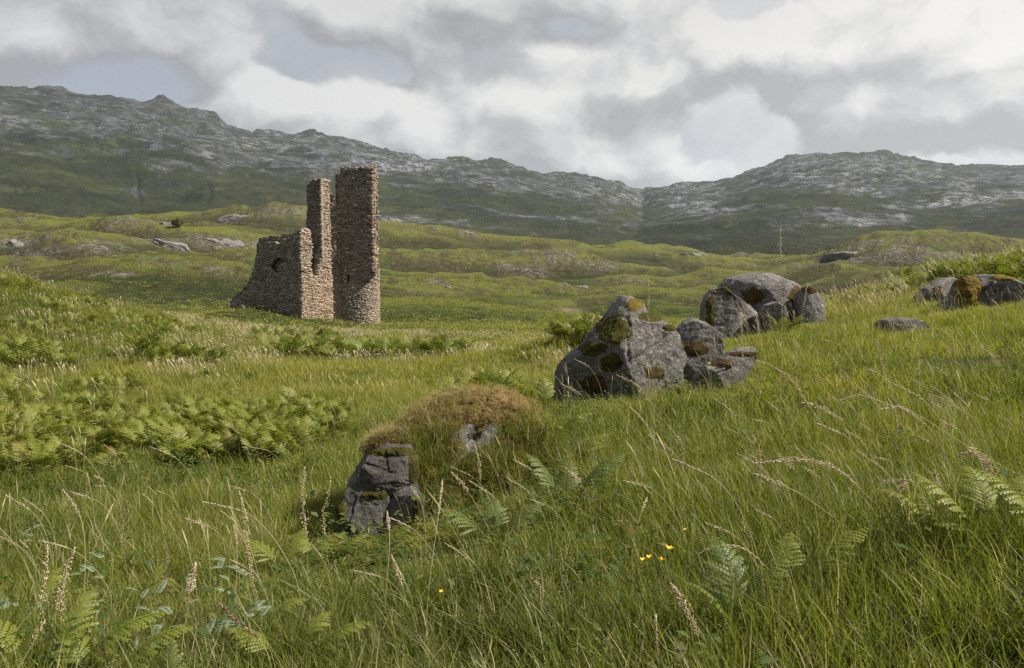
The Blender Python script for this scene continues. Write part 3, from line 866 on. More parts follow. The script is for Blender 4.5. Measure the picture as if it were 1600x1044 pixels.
def ico(sub):
    import bmesh
    bm = bmesh.new()
    bmesh.ops.create_icosphere(bm, subdivisions=sub, radius=1)
    v = np.array([q.co[:] for q in bm.verts]); f_ = np.array([[q.index for q in p_.verts] for p_ in bm.faces])
    bm.free()
    return v, f_
ICO = {k: ico(k) for k in (4, 5, 6, 7)}
def vnormals(v, f_):
    n = np.cross(v[f_[:, 1]] - v[f_[:, 0]], v[f_[:, 2]] - v[f_[:, 0]])
    o = np.zeros_like(v)
    for k in range(3): np.add.at(o, f_[:, k], n)
    return o / (np.linalg.norm(o, axis=1)[:, None] + 1e-12)

FOOT = []        # footprints (x, y, rx, ry) where no grass grows
def boulder(outline, Y, depth, label, seed=1, sub=6, rough=1.0, group=None, sink=0.25, facets=14, tilt=0.0):
    """a rock whose front outline is given in photograph pixels at forward distance Y; depth = half thickness in metres"""
    pts = P(np.array([q[0] for q in outline], float), np.array([q[1] for q in outline], float), Y)
    xz = pts[:, [0, 2]]
    lo = xz[:, 1].min()
    xz = xz.copy()
    hgt__ = xz[:, 1].max() - lo
    low_ = xz[xz[:, 1] < lo + 0.42 * hgt__]
    up_ = np.where(xz[:, 1] < lo + 0.16 * hgt__)[0]
    xa, xb = low_[:, 0].min(), low_[:, 0].max()
    keep_ = [p_ for k_, p_ in enumerate(xz) if k_ not in set(up_)]
    first = int(np.argmax([p_[0] for p_ in keep_]))       # walk the outline from the left foot over the top to the right foot
    keep_ = sorted(keep_, key=lambda p_: -math.atan2(p_[1] - lo - 0.3 * hgt__, p_[0] - (xa + xb) / 2) if math.atan2(p_[1] - lo - 0.3 * hgt__, p_[0] - (xa + xb) / 2) > -1.57 else -math.atan2(p_[1] - lo - 0.3 * hgt__, p_[0] - (xa + xb) / 2) - 6.2832)
    xz = np.array(keep_ + [np.array([xb, lo - sink]), np.array([xa, lo - sink])])
    cen = np.array([(xz[:, 0].min() + xz[:, 0].max()) / 2, (xz[:, 1].min() * .55 + xz[:, 1].max() * .45)])
    size = (xz[:, 0].max() - xz[:, 0].min()) / 2
    # polar outline about the centre
    m = 40
    dens = np.concatenate([xz + (np.roll(xz, -1, 0) - xz) * k / m for k in range(m)])
    ang = np.arctan2(dens[:, 1] - cen[1], dens[:, 0] - cen[0]); rad = np.hypot(dens[:, 1] - cen[1], dens[:, 0] - cen[0])
    bins = np.linspace(-math.pi, math.pi, 361)
    rr = np.array([rad[(ang >= a - .03) & (ang <= b + .03)].max() if ((ang >= a - .03) & (ang <= b + .03)).any() else np.nan for a, b in zip(bins[:-1], bins[1:])])
    good = ~np.isnan(rr); bc = (bins[:-1] + bins[1:]) / 2
    rr = np.interp(bc, bc[good], rr[good], period=2 * math.pi)
    v, f_ = ICO[sub]
    v = v.copy()
    th = np.arctan2(v[:, 2], v[:, 0]); rho = np.hypot(v[:, 0], v[:, 2])
    Ro = np.interp(th, bc, rr, period=2 * math.pi)
    k = rho ** 0.55
    out = np.stack([cen[0] + k * Ro * np.cos(th), np.sign(v[:, 1]) * np.abs(v[:, 1]) ** 0.6 * depth, cen[1] + k * Ro * np.sin(th)], -1)
    lean_ = tilt * (out[:, 2] - cen[1])                  # lean the face back
    out[:, [0, 2]] *= (1 + lean_ / Y)[:, None]
    out[:, 1] += lean_
    # flat breaks
    g = np.random.default_rng(seed)
    c3 = np.array([cen[0], 0, cen[1]])
    for _ in range(facets):
        nrm = g.normal(size=3); nrm[1] = -abs(nrm[1]) * 1.6; nrm /= np.linalg.norm(nrm)
        q = (out - c3) @ nrm
        lim = np.quantile(q, 0.80)
        ex_ = np.clip(q - lim, 0, None)
        w_ = sstep(.62, .92, abs(nrm[1]))
        out -= (ex_ * 1.0 * w_)[:, None] * nrm
    n_ = vnormals(out, f_)
    s = out / max(size, .25)
    d = 0.050 * fbm(s[:, 0] * 1.8, s[:, 1] * 1.8, s[:, 2] * 1.8, 6, 0.58, seed) + 0.030 * (fbm(s[:, 0] * 3.5, s[:, 1] * 3.5, s[:, 2] * 5, 5, 0.6, seed + 7, True) - .4)
    for q_ in range(3):                                  # a few straight open cracks
        nr_ = g.normal(size=3); nr_[1] *= .3; nr_ /= np.linalg.norm(nr_)
        st = np.abs((s - c3 / max(size, .25)) @ nr_ - g.uniform(-.45, .45) + 0.05 * fbm(s[:, 0] * 2.5, s[:, 1] * 2.5, s[:, 2] * 2.5, 3, .6, seed + 9 + q_))
        on_ = sstep(-.1, .25, pn(s[:, 0] * 1.1, s[:, 1] * 1.1, s[:, 2] * 1.1, seed + 15 + q_))
        d -= (0.045 * np.exp(-(st / 0.016) ** 2) + 0.012 * np.sign(nr_[2]) * np.exp(-st / .2)) * on_
    out = out + n_ * (d * size * rough)[:, None]
    out[:, 1] += Y + depth * 0.55
    o = np.array([cen[0], Y + depth * 0.55, xz[:, 1].min()])
    me = make_mesh('boulder', out - o, f_, m_rock, True)
    ob = link('boulder', me, None, o)
    tag(ob, label, 'boulder', group)
    FOOT.append((cen[0], Y + depth * 0.55, size * 0.86, depth * 0.9))
    ob_data = (out, f_, o)
    return ob, ob_data

def moss(ob, data, spots, mat, name='moss_patch', thick=0.008, seed=1, label=None, lump=0.45):
    """cushions grown on the rock: the rock's own faces lifted where a spot (px, py, rx, ry) lies on the camera side"""
    out, f_, o = data
    n_ = vnormals(out, f_)
    u, v = proj(out)
    made = []
    for i, (px, py, rx, ry) in enumerate(spots):
        q = 1.15 - np.sqrt(((u - px) / rx) ** 2 + ((v - py) / ry) ** 2)
        q = q + 0.85 * fbm(out[:, 0] * 6, out[:, 1] * 6, out[:, 2] * 6, 5, 0.68, seed + i) 
        facing = -(n_[:, 1] * CP - 0.3 * n_[:, 2]) > -0.25
        q = np.where(facing, q, -1)
        keep = (q[f_] > 0).all(1)
        ff = f_[keep]
        if not len(ff): continue
        _, fl = np.unique(ff, return_inverse=True)    # keep the one largest connected cushion
        fl = fl.reshape(-1, 3)
        lab = np.arange(fl.max() + 1)
        while True:
            m_ = lab[fl].min(1); new = lab.copy()
            for k_ in range(3): np.minimum.at(new, fl[:, k_], m_)
            new = new[new]
            if (new == lab).all(): break
            lab = new
        big_ = np.bincount(lab[fl[:, 0]]).argmax()
        ff = ff[lab[fl[:, 0]] == big_]
        used, inv = np.unique(ff, return_inverse=True)
        qq = np.clip(q[used], 0, 1)
        lift = -0.006 + (thick + 0.012) * np.sqrt(qq) + lump * 0.035 * qq * (fbm(out[used, 0] * 14, out[used, 1] * 14, out[used, 2] * 14, 4, 0.65, seed + 20 + i, True) - 0.1)
        vv = out[used] + n_[used] * lift[:, None]
        c = vv.mean(0)
        mo = link(name, make_mesh(name, vv - c, inv.reshape(-1, 3), mat, True), ob, c - o)
        if label: mo['label'] = label
        made.append((mo, vv, n_[used], qq))
    return made

# the pointed boulder and its neighbours
b1, d1 = boulder([(870, 618), (872, 600), (878, 584), (892, 567), (909, 553), (928, 525), (953, 500), (972, 477), (986, 464), (1003, 472), (1010, 488), (1037, 500), (1059, 516), (1068, 531), (1080, 562), (1072, 590), (1050, 606), (1000, 618), (930, 630)], 10.3, 0.80,
                 'large pointed grey boulder with a yellow moss cap', seed=3, sub=7, tilt=0.35)
moss(b1, d1, [(992, 476, 13, 9)], m_moss_gold, seed=4, label='yellow green moss on the tip')
moss(b1, d1, [(960, 515, 26, 20), (926, 545, 20, 12), (1020, 495, 22, 7), (1050, 512, 14, 5)], m_moss, seed=5)
moss(b1, d1, [(954, 566, 17, 13)], m_moss, seed=6, label='dark green moss in the middle of the face')
moss(b1, d1, [(930, 602, 22, 14), (1020, 583, 17, 10)], m_moss_brown, seed=7)
b2, d2 = boulder([(1053, 548), (1060, 528), (1068, 514), (1080, 503), (1092, 498), (1112, 505), (1130, 520), (1136, 541), (1130, 562), (1095, 575), (1065, 575)], 10.55, 0.42,
                 'rounded grey boulder against the right flank of the pointed one', seed=9, sub=6)
moss(b2, d2, [(1084, 546, 20, 13)], m_moss_brown, seed=10)
b3, d3 = boulder([(1092, 596), (1109, 577), (1131, 565), (1150, 554), (1165, 548), (1189, 547), (1190, 556), (1180, 578), (1165, 600), (1130, 612)], 9.4, 0.36,
                 'flat low rock with moss along its slanting top', seed=12, sub=6)
moss(b3, d3, [(1128, 568, 18, 6), (1160, 553, 24, 4)], m_moss_brown, seed=13)
# the group on the rise
b4, d4 = boulder([(1135, 468), (1140, 447), (1150, 437), (1162, 433), (1178, 429), (1194, 427), (1212, 428), (1225, 431), (1242, 438), (1254, 444), (1266, 458), (1268, 480), (1240, 506), (1190, 510), (1150, 500)], 16.6, 0.95,
                 'broad domed boulder at the back of the rocks on the rise', seed=15, sub=6)
moss(b4, d4, [(1176, 462, 18, 12), (1246, 463, 12, 14)], m_moss_brown, seed=16)
b5, d5 = boulder([(1103, 508), (1105, 482), (1110, 464), (1120, 452), (1137, 450), (1152, 460), (1168, 470), (1186, 484), (1198, 494), (1196, 510), (1150, 520)], 15.7, 0.6,
                 'sloping rock with a moss topped shoulder left of the domed boulder', seed=18, sub=6)
moss(b5, d5, [(1143, 452, 18, 9), (1110, 485, 7, 22)], m_moss, seed=19)
b6, d6 = boulder([(1252, 472), (1258, 455), (1269, 447), (1282, 455), (1294, 470), (1296, 486), (1285, 500), (1258, 502)], 16.0, 0.4,
                 'small lumpy rock right of the domed boulder', seed=21, sub=5)
moss(b6, d6, [(1266, 453, 13, 6)], m_moss_brown, seed=22)
b6b, d6b = boulder([(1190, 492), (1200, 477), (1215, 472), (1228, 478), (1234, 492), (1228, 505), (1200, 507)], 15.5, 0.3, 'little rounded stone in front of the domed boulder', seed=23, sub=5)
# right edge
b7, d7 = boulder([(1500, 500), (1501, 484), (1508, 474), (1522, 464), (1537, 445), (1556, 431), (1570, 430), (1588, 435), (1610, 446), (1640, 458), (1664, 480), (1668, 510), (1600, 525), (1540, 522)], 14.4, 0.85,
                 'grey boulder with orange brown moss cut by the right border', seed=25, sub=6, tilt=0.25)
moss(b7, d7, [(1573, 433, 26, 5)], m_moss_gold, seed=26)
b7b, d7b = boulder([(1497, 482), (1499, 458), (1508, 440), (1520, 433), (1534, 436), (1538, 448), (1526, 464), (1508, 482)], 14.3, 0.32, 'low rock smothered in orange moss left of the border boulder', seed=27, sub=6, rough=2.2)
moss(b7b, d7b, [(1517, 455, 22, 24)], m_moss_gold, seed=28, thick=0.06)
b8, d8 = boulder([(1448, 466), (1456, 452), (1473, 441), (1490, 434), (1505, 434), (1512, 450), (1506, 470), (1470, 474)], 16.5, 0.5, 'dark rock half hidden in grass behind the orange moss', seed=29, sub=5)
b9, d9 = boulder([(1383, 528), (1384, 504), (1398, 499), (1420, 498), (1446, 501), (1461, 513), (1462, 528), (1420, 540)], 12.4, 0.35, 'small flat topped stone sunk in the grass of the slope', seed=31, sub=5)
# the turf topped rock in front
b10, d10 = boulder([(522, 850), (525, 815), (530, 790), (543, 756), (556, 728), (575, 704), (600, 686), (632, 668), (660, 646), (700, 630), (745, 621), (785, 630), (820, 646), (846, 664), (862, 700), (850, 745), (800, 800), (720, 840), (640, 866), (590, 872)], 5.55, 0.50,
                   'long dark rock in the meadow topped with dry moss and turf', seed=34, sub=7, tilt=0.75, sink=0.3, facets=16, rough=1.7)
SHAG = []
m_rock_dark = m_rock.copy(); m_rock_dark.name = 'dark_gneiss'
SHAG += moss(b10, d10, [(758, 634, 84, 28)], m_orange, 'turf_cap', 0.035, seed=35, label='orange dry moss on the crest', lump=1.0)
SHAG += moss(b10, d10, [(618, 683, 56, 15), (676, 658, 44, 22)], m_dry, 'turf_cap', 0.03, seed=36, label='straw coloured dry turf along the top', lump=1.0)
SHAG += moss(b10, d10, [(680, 704, 34, 32), (826, 700, 44, 46), (760, 730, 40, 20)], m_moss_brown, 'turf_cap', 0.03, seed=38, lump=1.0)
SHAG += moss(b10, d10, [(690, 790, 52, 46), (765, 745, 60, 40)], m_moss, 'turf_cap', 0.03, seed=39, lump=1.0)
b12, d12 = boulder([(521, 850), (524, 812), (529, 783), (540, 768), (562, 762), (590, 768), (603, 790), (606, 850)], 5.22, 0.18, 'cracked dark block at the lower left foot of the turf topped rock', seed=61, sub=6, sink=0.2, rough=2.0, facets=18)
b13, d13 = boulder([(552, 770), (556, 738), (572, 714), (600, 702), (634, 704), (650, 722), (648, 760), (620, 776)], 5.34, 0.18, 'grey block with a flat lit face under the dry turf edge', seed=63, sub=6, sink=0.05, rough=2.0, facets=18, tilt=0.3)
b14, d14 = boulder([(596, 850), (598, 796), (616, 774), (642, 768), (658, 784), (664, 850)], 5.26, 0.16, 'narrow dark block right of the cracked one at the rock foot', seed=65, sub=5, sink=0.2, rough=2.0, facets=18)
for b_, d_, sp_ in ((b12, d12, [(585, 775, 18, 8), (532, 800, 8, 20)]), (b13, d13, [(612, 706, 36, 7), (646, 735, 8, 22)]), (b14, d14, [(655, 810, 9, 34)])):
    moss(b_, d_, sp_, m_moss, seed=70)
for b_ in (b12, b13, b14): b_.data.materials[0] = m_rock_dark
for n_ in m_rock_dark.node_tree.nodes:                 # a darker stone than the others
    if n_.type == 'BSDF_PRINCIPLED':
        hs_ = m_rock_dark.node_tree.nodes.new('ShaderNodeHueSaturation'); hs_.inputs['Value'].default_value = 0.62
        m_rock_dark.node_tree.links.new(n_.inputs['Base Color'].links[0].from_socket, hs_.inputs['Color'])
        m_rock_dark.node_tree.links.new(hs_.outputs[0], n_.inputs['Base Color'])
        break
# heathery bank on the right
b11, d11 = boulder([(1462, 612), (1476, 596), (1500, 583), (1530, 576), (1580, 570), (1630, 566), (1640, 600), (1600, 625), (1500, 625)], 8.6, 0.5, 'brown heathery bank breaking the grass by the right border', seed=41, sub=6)
b11.name = 'turf_bank'; b11['category'] = 'bank'
b11.data.materials.clear(); b11.data.materials.append(m_moss_brown)
# crags of bare rock breaking out of the moor
g_ = np.random.default_rng(88)
for i, (px, py, wd, ht, lab) in enumerate([
    (245, 384, 46, 13, 'long pale crag left of centre on the moor, longest of the row'), (340, 385, 44, 15, 'pinkish crag at the right end of the row left of the ruin'), (130, 388, 34, 7, 'low broken crag at the left end of the crag row'),
    (18, 388, 22, 14, 'dark crag cut by the left border of the moor'), (210, 350, 18, 6, 'small pale crag on the moor skyline left of the bush'), (258, 352, 16, 7, 'pale crag right beside the lone bush'), (405, 384, 16, 9, 'grey crag touching the low wall from behind'),
    (375, 342, 40, 7, 'pale rock ribbon along the skyline above the ruin wall'), (605, 345, 22, 6, 'rock rib on the skyline just right of the tower'), (815, 424, 20, 7, 'grey crag on the hummock right of the tower'), (725, 366, 18, 6, 'dull crag on the upper moor right of the tower'),
    (870, 414, 30, 6, 'flat crag line along the middle of the right moor'), (620, 446, 12, 4, 'small pale slab low on the moor next to the tower'), (695, 450, 11, 5, 'second pale slab lower on the moor right of the tower'), (1085, 400, 26, 6, 'crag on the moor behind the pointed boulder'),
    (1330, 402, 44, 10, 'dark crag below the moor hill on the right'), (1430, 400, 40, 8, 'second crag below the right moor hill'), (905, 450, 16, 5, 'low crag behind the bracken thicket')]):
    h_ = hit(px, py)
    if h_ is None: continue
    top = [(px + wd * q, py - ht * (0.45 + 0.55 * g_.random()) * (1 - abs(q) ** 3)) for q in np.linspace(-.9, .9, 9)]
    ob_, _ = boulder([(px - wd, py + 2)] + top + [(px + wd, py + 2), (px, py + 4)], float(h_[1]), wd * h_[1] / F * .35, lab, seed=100 + i, sub=5, sink=0.8, rough=1.5, tilt=0.3)
    ob_.name = 'rock_outcrop'; ob_['category'] = 'rock outcrop'; ob_['group'] = 'rock outcrops on the moor'
# tumbled stones at the foot of the ruin
for i, (px, py, s, lab) in enumerate([(366, 472, 9, 'largest fallen stone beside the low wall foot'), (377, 480, 5, 'small fallen stone nearest the low wall base'), (357, 477, 4, 'small fallen stone outermost from the ruin'), (303, 503, 5, 'lone pale stone on the grass bank before the ruin'), (318, 506, 4, 'flat grey stone just right of the lone pale stone')]):
    h_ = hit(px, py + 3)
    Yb = h_[1] if h_ is not None else 72
    bb, dd = boulder([(px - s, py + s * .7), (px - s * .7, py - s * .4), (px, py - s * .75), (px + s * .8, py - s * .2), (px + s, py + s * .6), (px, py + s)], Yb, s * Yb / F * .8, lab, seed=50 + i, sub=4, sink=0.1)
# ------------------------------------------------------------------ plants
PROTO = {}
def proto_coll(name, meshes):
    c = bpy.data.collections.new(name)
    for i, me in enumerate(meshes):
        o = bpy.data.objects.new('%s_%02d' % (name, i), me)
        c.objects.link(o)
    return c
def scatter(name, coll, pts, rot, scl, idx, attrs=None, mat=None):
    """one stuff object: plants of COLL stand on the points"""
    n = len(pts)
    me = bpy.data.meshes.new(name)
    me.vertices.add(n)
    me.vertices.foreach_set('co', np.asarray(pts, np.float32).ravel())
    a = me.attributes.new('rot', 'FLOAT_VECTOR', 'POINT'); a.data.foreach_set('vector', np.asarray(rot, np.float32).ravel())
    a = me.attributes.new('scl', 'FLOAT_VECTOR', 'POINT'); a.data.foreach_set('vector', np.asarray(scl, np.float32).ravel())
    a = me.attributes.new('pick', 'INT', 'POINT'); a.data.foreach_set('value', np.asarray(idx, np.int32))
    for k, v in (attrs or {}).items():
        a = me.attributes.new(k, 'FLOAT', 'POINT'); a.data.foreach_set('value', np.asarray(v, np.float32))
    o = link(name, me)
    ng = bpy.data.node_groups.new(name + '_scatter', 'GeometryNodeTree')
    ng.interface.new_socket('Geometry', in_out='INPUT', socket_type='NodeSocketGeometry')
    ng.interface.new_socket('Geometry', in_out='OUTPUT', socket_type='NodeSocketGeometry')
    N = ng.nodes.new
    gi, go, ip, ci = N('NodeGroupInput'), N('NodeGroupOutput'), N('GeometryNodeInstanceOnPoints'), N('GeometryNodeCollectionInfo')
    ci.inputs['Collection'].default_value = coll
    ci.inputs['Separate Children'].default_value = True
    ci.inputs['Reset Children'].default_value = True
    def na(nm, ty):
        q = N('GeometryNodeInputNamedAttribute'); q.data_type = ty; q.inputs['Name'].default_value = nm
        return q.outputs['Attribute']
    e2r = N('FunctionNodeEulerToRotation')
    L_ = ng.links.new
    L_(na('rot', 'FLOAT_VECTOR'), e2r.inputs[0])
    L_(gi.outputs[0], ip.inputs['Points'])
    L_(ci.outputs[0], ip.inputs['Instance'])
    ip.inputs['Pick Instance'].default_value = True
    L_(na('pick', 'INT'), ip.inputs['Instance Index'])
    L_(e2r.outputs[0], ip.inputs['Rotation'])
    L_(na('scl', 'FLOAT_VECTOR'), ip.inputs['Scale'])
    L_(ip.outputs[0], go.inputs[0])
    md = o.modifiers.new('scatter', 'NODES')
    md.node_group = ng
    return o

# blades ---------------------------------------------------------------
def grass_material(name, cols, straw, tips, bright=(0.225, 0.265, 0.022)):
    m, t = new_mat(name)
    tint = t.attr('tint', typ='INSTANCER')
    br = t.attr('br')
    h = t.attr('h')
    c = t.ramp(tint, cols)
    c = t.mix(t.mrange(br, 0.0, 1.0, -0.02, 0.45, smooth=False), c, bright)
    c = t.mix(t.math('MULTIPLY', h, tips), c, (0.24, 0.235, 0.075))
    c = t.mix(t.math('GREATER_THAN', br, straw), c, (0.40, 0.33, 0.19))
    finish_leaf(t, c, 0.50, 0.5, 0.016)
    return m
m_grass = grass_material('meadow_blades', [(0.0, (0.016, 0.034, 0.003)), (0.35, (0.052, 0.086, 0.004)), (0.65, (0.135, 0.162, 0.009)), (1.0, (0.30, 0.27, 0.052))], 0.92, 0.36)

def tuft(n, rad, h0, h1, w0, w1, lean=0.35, seed=0, wind=(-1.0, 0.1), seg=3, heads=0):
    g = np.random.default_rng(seed)
    V, Q, T, HH, BR = [], [], [], [], []
    for i in range(n):
        a, r = g.uniform(0, 6.283), rad * math.sqrt(g.random())
        b = np.array([r * math.cos(a), r * math.sin(a), -0.05])
        L = g.uniform(h0, h1) * (0.6 + 0.4 * g.random()); wd = g.uniform(w0, w1)
        out = np.array([math.cos(a), math.sin(a)]) * g.uniform(0, 1) + g.normal(0, .7, 2) + np.array(wind) * g.uniform(0.0, 0.55)
        ln = lean * g.uniform(0.3, 1.5)
        d = out / (np.linalg.norm(out) + 1e-6)
        fa = g.uniform(0, 6.283)
        side = np.array([math.cos(fa), math.sin(fa), 0]) * wd
        br = g.random()
        k0 = len(V)
        for s in range(seg + 1):
            tt = s / seg
            bend = ln * tt * tt * L
            q = b + np.array([d[0] * (bend + 0.12 * tt * L), d[1] * (bend + 0.12 * tt * L), L * (tt - 0.42 * ln * tt * tt)])
            if s < seg:
                ww = (1 - 0.75 * tt ** 1.5) / 2
                V += [q - side * ww, q + side * ww]; HH += [tt, tt]; BR += [br, br]
            else:
                V.append(q); HH.append(tt); BR.append(br)
            if 0 < s < seg: Q.append((k0 + 2 * s - 2, k0 + 2 * s - 1, k0 + 2 * s + 1, k0 + 2 * s))
        T.append((k0 + 2 * seg - 2, k0 + 2 * seg - 1, k0 + 2 * seg))
    return V, Q, T, HH, BR
def tuft_mesh(name, mat, *a, **k):
    V, Q, T, HH, BR = tuft(*a, **k)
    return make_mesh(name, V, [np.array(Q), np.array(T)], mat, True, {'h': HH, 'br': BR})
near_tufts = proto_coll('near_tuft', [tuft_mesh('near_tuft', m_grass, 44, 0.10, 0.12, 0.33, 0.0034, 0.0068, 0.34, i) for i in range(8)])
mid_tufts = proto_coll('mid_tuft', [tuft_mesh('mid_tuft', m_grass, 50, 0.20, 0.13, 0.31, 0.0055, 0.010, 0.34, 20 + i) for i in range(7)])
far_tufts = proto_coll('far_tuft', [tuft_mesh('far_tuft', m_grass, 44, 0.40, 0.16, 0.36, 0.013, 0.022, 0.40, 40 + i, seg=2) for i in range(6)])
moor_tufts = proto_coll('moor_tuft', [tuft_mesh('moor_tuft', m_grass, 36, 0.8, 0.12, 0.34, 0.05, 0.09, 0.45, 60 + i, seg=2) for i in range(5)])

def on_rock(x, y):
    r = np.zeros(x.shape, bool)
    for (cx, cy, rx, ry) in FOOT:
        r |= ((x - cx) / rx) ** 2 + ((y - cy) / ry) ** 2 < 1
    # the castle's own ground
    r |= ((x - dcx) ** 2 + (y - dcy) ** 2 < drad ** 2)
    return r
def ring(r0, r1, dens, az0=-40, az1=40):
    area = R(az1 - az0) / 2 * (r1 * r1 - r0 * r0)
    n = int(area * dens)
    r = np.sqrt(rng.uniform(r0 * r0, r1 * r1, n)); a = np.radians(rng.uniform(az0, az1, n))
    x, y = r * np.sin(a), r * np.cos(a)
    k = ~on_rock(x, y)
    return x[k], y[k]
def grass_tint(x, y):
    """what kind of grass grows where: lush in the near hollow, with shade painted in as a darker tint, pale seeding grass on the flat"""
    z = H(x, y)
    u, v = proj(np.stack([x, y, z], -1))
    r = np.hypot(x, y)
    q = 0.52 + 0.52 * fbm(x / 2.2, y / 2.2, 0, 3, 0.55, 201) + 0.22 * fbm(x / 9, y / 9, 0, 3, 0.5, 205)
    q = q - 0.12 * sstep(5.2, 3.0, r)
    q = q - 0.20 * np.exp(-((u - 250) / 420) ** 2 - ((v - 930) / 130) ** 2) - 0.16 * np.exp(-((u - 900) / 500) ** 2 - ((v - 1010) / 90) ** 2) - 0.14 * np.exp(-((u - 1350) / 260) ** 2 - ((v - 800) / 60) ** 2)  # foreground shade put into the tint as darker patches
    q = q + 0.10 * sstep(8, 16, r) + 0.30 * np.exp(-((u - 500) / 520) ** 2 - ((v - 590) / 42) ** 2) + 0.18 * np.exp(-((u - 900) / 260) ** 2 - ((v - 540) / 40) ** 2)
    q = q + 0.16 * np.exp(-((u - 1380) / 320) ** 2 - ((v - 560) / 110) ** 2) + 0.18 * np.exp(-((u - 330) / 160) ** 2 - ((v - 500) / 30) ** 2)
    return np.clip(q + rng.normal(0, 0.10, x.shape), 0, 1), z
def grass(name, coll, k, x, y, s0, s1, hmul=None, label=None, sink=0.0):
    q, z = grass_tint(x, y)
    n = len(x)
    s = rng.uniform(s0, s1, n) * (1 + 0.25 * fbm(x / 1.3, y / 1.3, 0, 2, 0.5, 211))
    hm = rng.uniform(0.7, 1.3, n) * (1 if hmul is None else hmul(x, y)) * np.clip(0.95 + 0.75 * fbm(x / 0.9, y / 0.9, 0, 3, 0.5, 213), 0.45, 1.7)
    for (cx, cy, rx, ry) in FOOT:
        hm = np.where(((x - cx) / (rx + .35)) ** 2 + ((y - cy + .55) / (ry + .6)) ** 2 < 1, hm * 0.42, hm)
    rot = np.stack([rng.normal(0, .16, n), rng.normal(0, .16, n), rng.normal(0, 1.2, n)], -1)
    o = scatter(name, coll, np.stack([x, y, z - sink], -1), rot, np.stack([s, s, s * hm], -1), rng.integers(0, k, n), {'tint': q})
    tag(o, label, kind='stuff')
    return o
x, y = ring(1.3, 7.0, 170, -64, 64)
grass('foreground_grass', near_tufts, 8, x, y, 0.85, 1.25, label='lush green grass growing in the foreground')
broad_tufts = proto_coll('broad_tuft', [tuft_mesh('broad_tuft', m_grass, 15, 0.09, 0.22, 0.44, 0.0065, 0.0105, 0.42, 150 + i, seg=4) for i in range(6)])
x, y = ring(1.6, 6.5, 26, -60, 60)
k = fbm(x / 0.8, y / 0.8, 0, 3, .55, 270) > 0.0
grass('broad_grass', broad_tufts, 6, x[k], y[k], 0.8, 1.15, label='clumps of broader darker grass blades standing in the foreground')
x, y = ring(7.0, 19, 42, -52, 52)
grass('meadow_grass', mid_tufts, 7, x, y, 0.8, 1.2, label='green meadow grass round the boulders')
x, y = ring(19, 50, 11, -46, 46)
grass('pasture_grass', far_tufts, 6, x, y, 0.8, 1.2, label='pale seeding grass on the flat before the castle')
x, y = ring(50, 230, 1.9, -39, 39)
k = rng.random(len(x)) < np.interp(np.hypot(x, y), [50, 90, 140, 230], [1, .8, .28, 0.03])
x, y = x[k], y[k]
grass('moor_grass', moor_tufts, 5, x, y, 0.7, 1.25, hmul=lambda a, b: np.interp(np.hypot(a, b), [50, 66, 80, 135, 230], [.75, .45, .5, .8, 1.0]), label='short rough grass round the castle and beyond')

# shaggy dry grass on the turf topped rock
m_shag = grass_material('dry_blades', [(0.0, (0.11, 0.085, 0.030)), (0.35, (0.20, 0.15, 0.06)), (0.65, (0.35, 0.27, 0.14)), (1.0, (0.40, 0.25, 0.08))], 0.85, 0.3, (0.22, 0.19, 0.06))
shag_tufts = proto_coll('turf_tuft', [tuft_mesh('turf_tuft', m_shag, 24, 0.05, 0.025, 0.085, 0.0022, 0.004, 1.0, 90 + i, seg=2) for i in range(5)])
for ci_, (mo, vv, nn, qq) in enumerate(SHAG):
    k = rng.random(len(vv)) < {0: 1300, 1: 700, 2: 700}.get(ci_, 420) / len(vv)
    pts, n = vv[k], int(k.sum())
    q = np.clip({0: 0.62, 1: 0.62, 2: 0.62, 3: 0.3}.get(ci_, 0.2) + rng.normal(0, .28, n), 0, 1)
    rot = np.stack([rng.normal(0, .5, n), rng.normal(0, .5, n), rng.uniform(-3, 3, n)], -1)
    s = rng.uniform(.6, 1.3, n)
    o = scatter('dry_grass', shag_tufts, pts - np.array(b10.location), rot, np.stack([s, s, s], -1), rng.integers(0, 5, n), {'tint': q})
    o.parent = b10
    o['kind'] = 'stuff'
    if ci_ >= 3:                                       # green grass has taken hold lower down
        k = rng.random(len(vv)) < 60 / len(vv)
        n = int(k.sum()); s = rng.uniform(.5, .95, n)
        o = scatter('turf_grass', near_tufts, vv[k] - np.array(b10.location), np.stack([rng.normal(.25, .25, n), rng.normal(0, .25, n), rng.uniform(-3, 3, n)], -1), np.stack([s, s, s], -1), rng.integers(0, 8, n), {'tint': np.clip(rng.normal(.45, .2, n), 0, 1)})
        o.parent = b10
        o['kind'] = 'stuff'
# low broad leaved herbs between the blades
m_herb, t = new_mat('herb_leaf')
c = t.ramp(t.attr('tint', typ='INSTANCER'), [(0, (0.020, 0.045, 0.008)), (0.6, (0.055, 0.095, 0.014)), (0.85, (0.12, 0.13, 0.03)), (1.0, (0.17, 0.10, 0.035))])
finish_leaf(t, t.mix(t.attr('br'), c, (0.05, 0.08, 0.014)), 0.35, 0.45, 0.03)
def herb_mesh(seed):
    g = np.random.default_rng(seed); V, Q, B_ = [], [], []
    for i in range(16):
        a = g.uniform(0, 6.283); d = np.array([math.cos(a), math.sin(a), g.uniform(-.1, .8)]); s = np.array([-math.sin(a), math.cos(a), 0])
        L = g.uniform(.025, .06); b = np.array([g.normal(0, .05), g.normal(0, .05), g.uniform(0.02, .20)]); k = len(V)
        V += [b, b + d * L * .5 - s * L * .28, b + d * L - np.array([0, 0, L * .2]), b + d * L * .5 + s * L * .28]; B_ += [g.random()] * 4; Q.append((k, k + 1, k + 2, k + 3))
    return make_mesh('herb', V, np.array(Q), m_herb, False, {'br': B_})
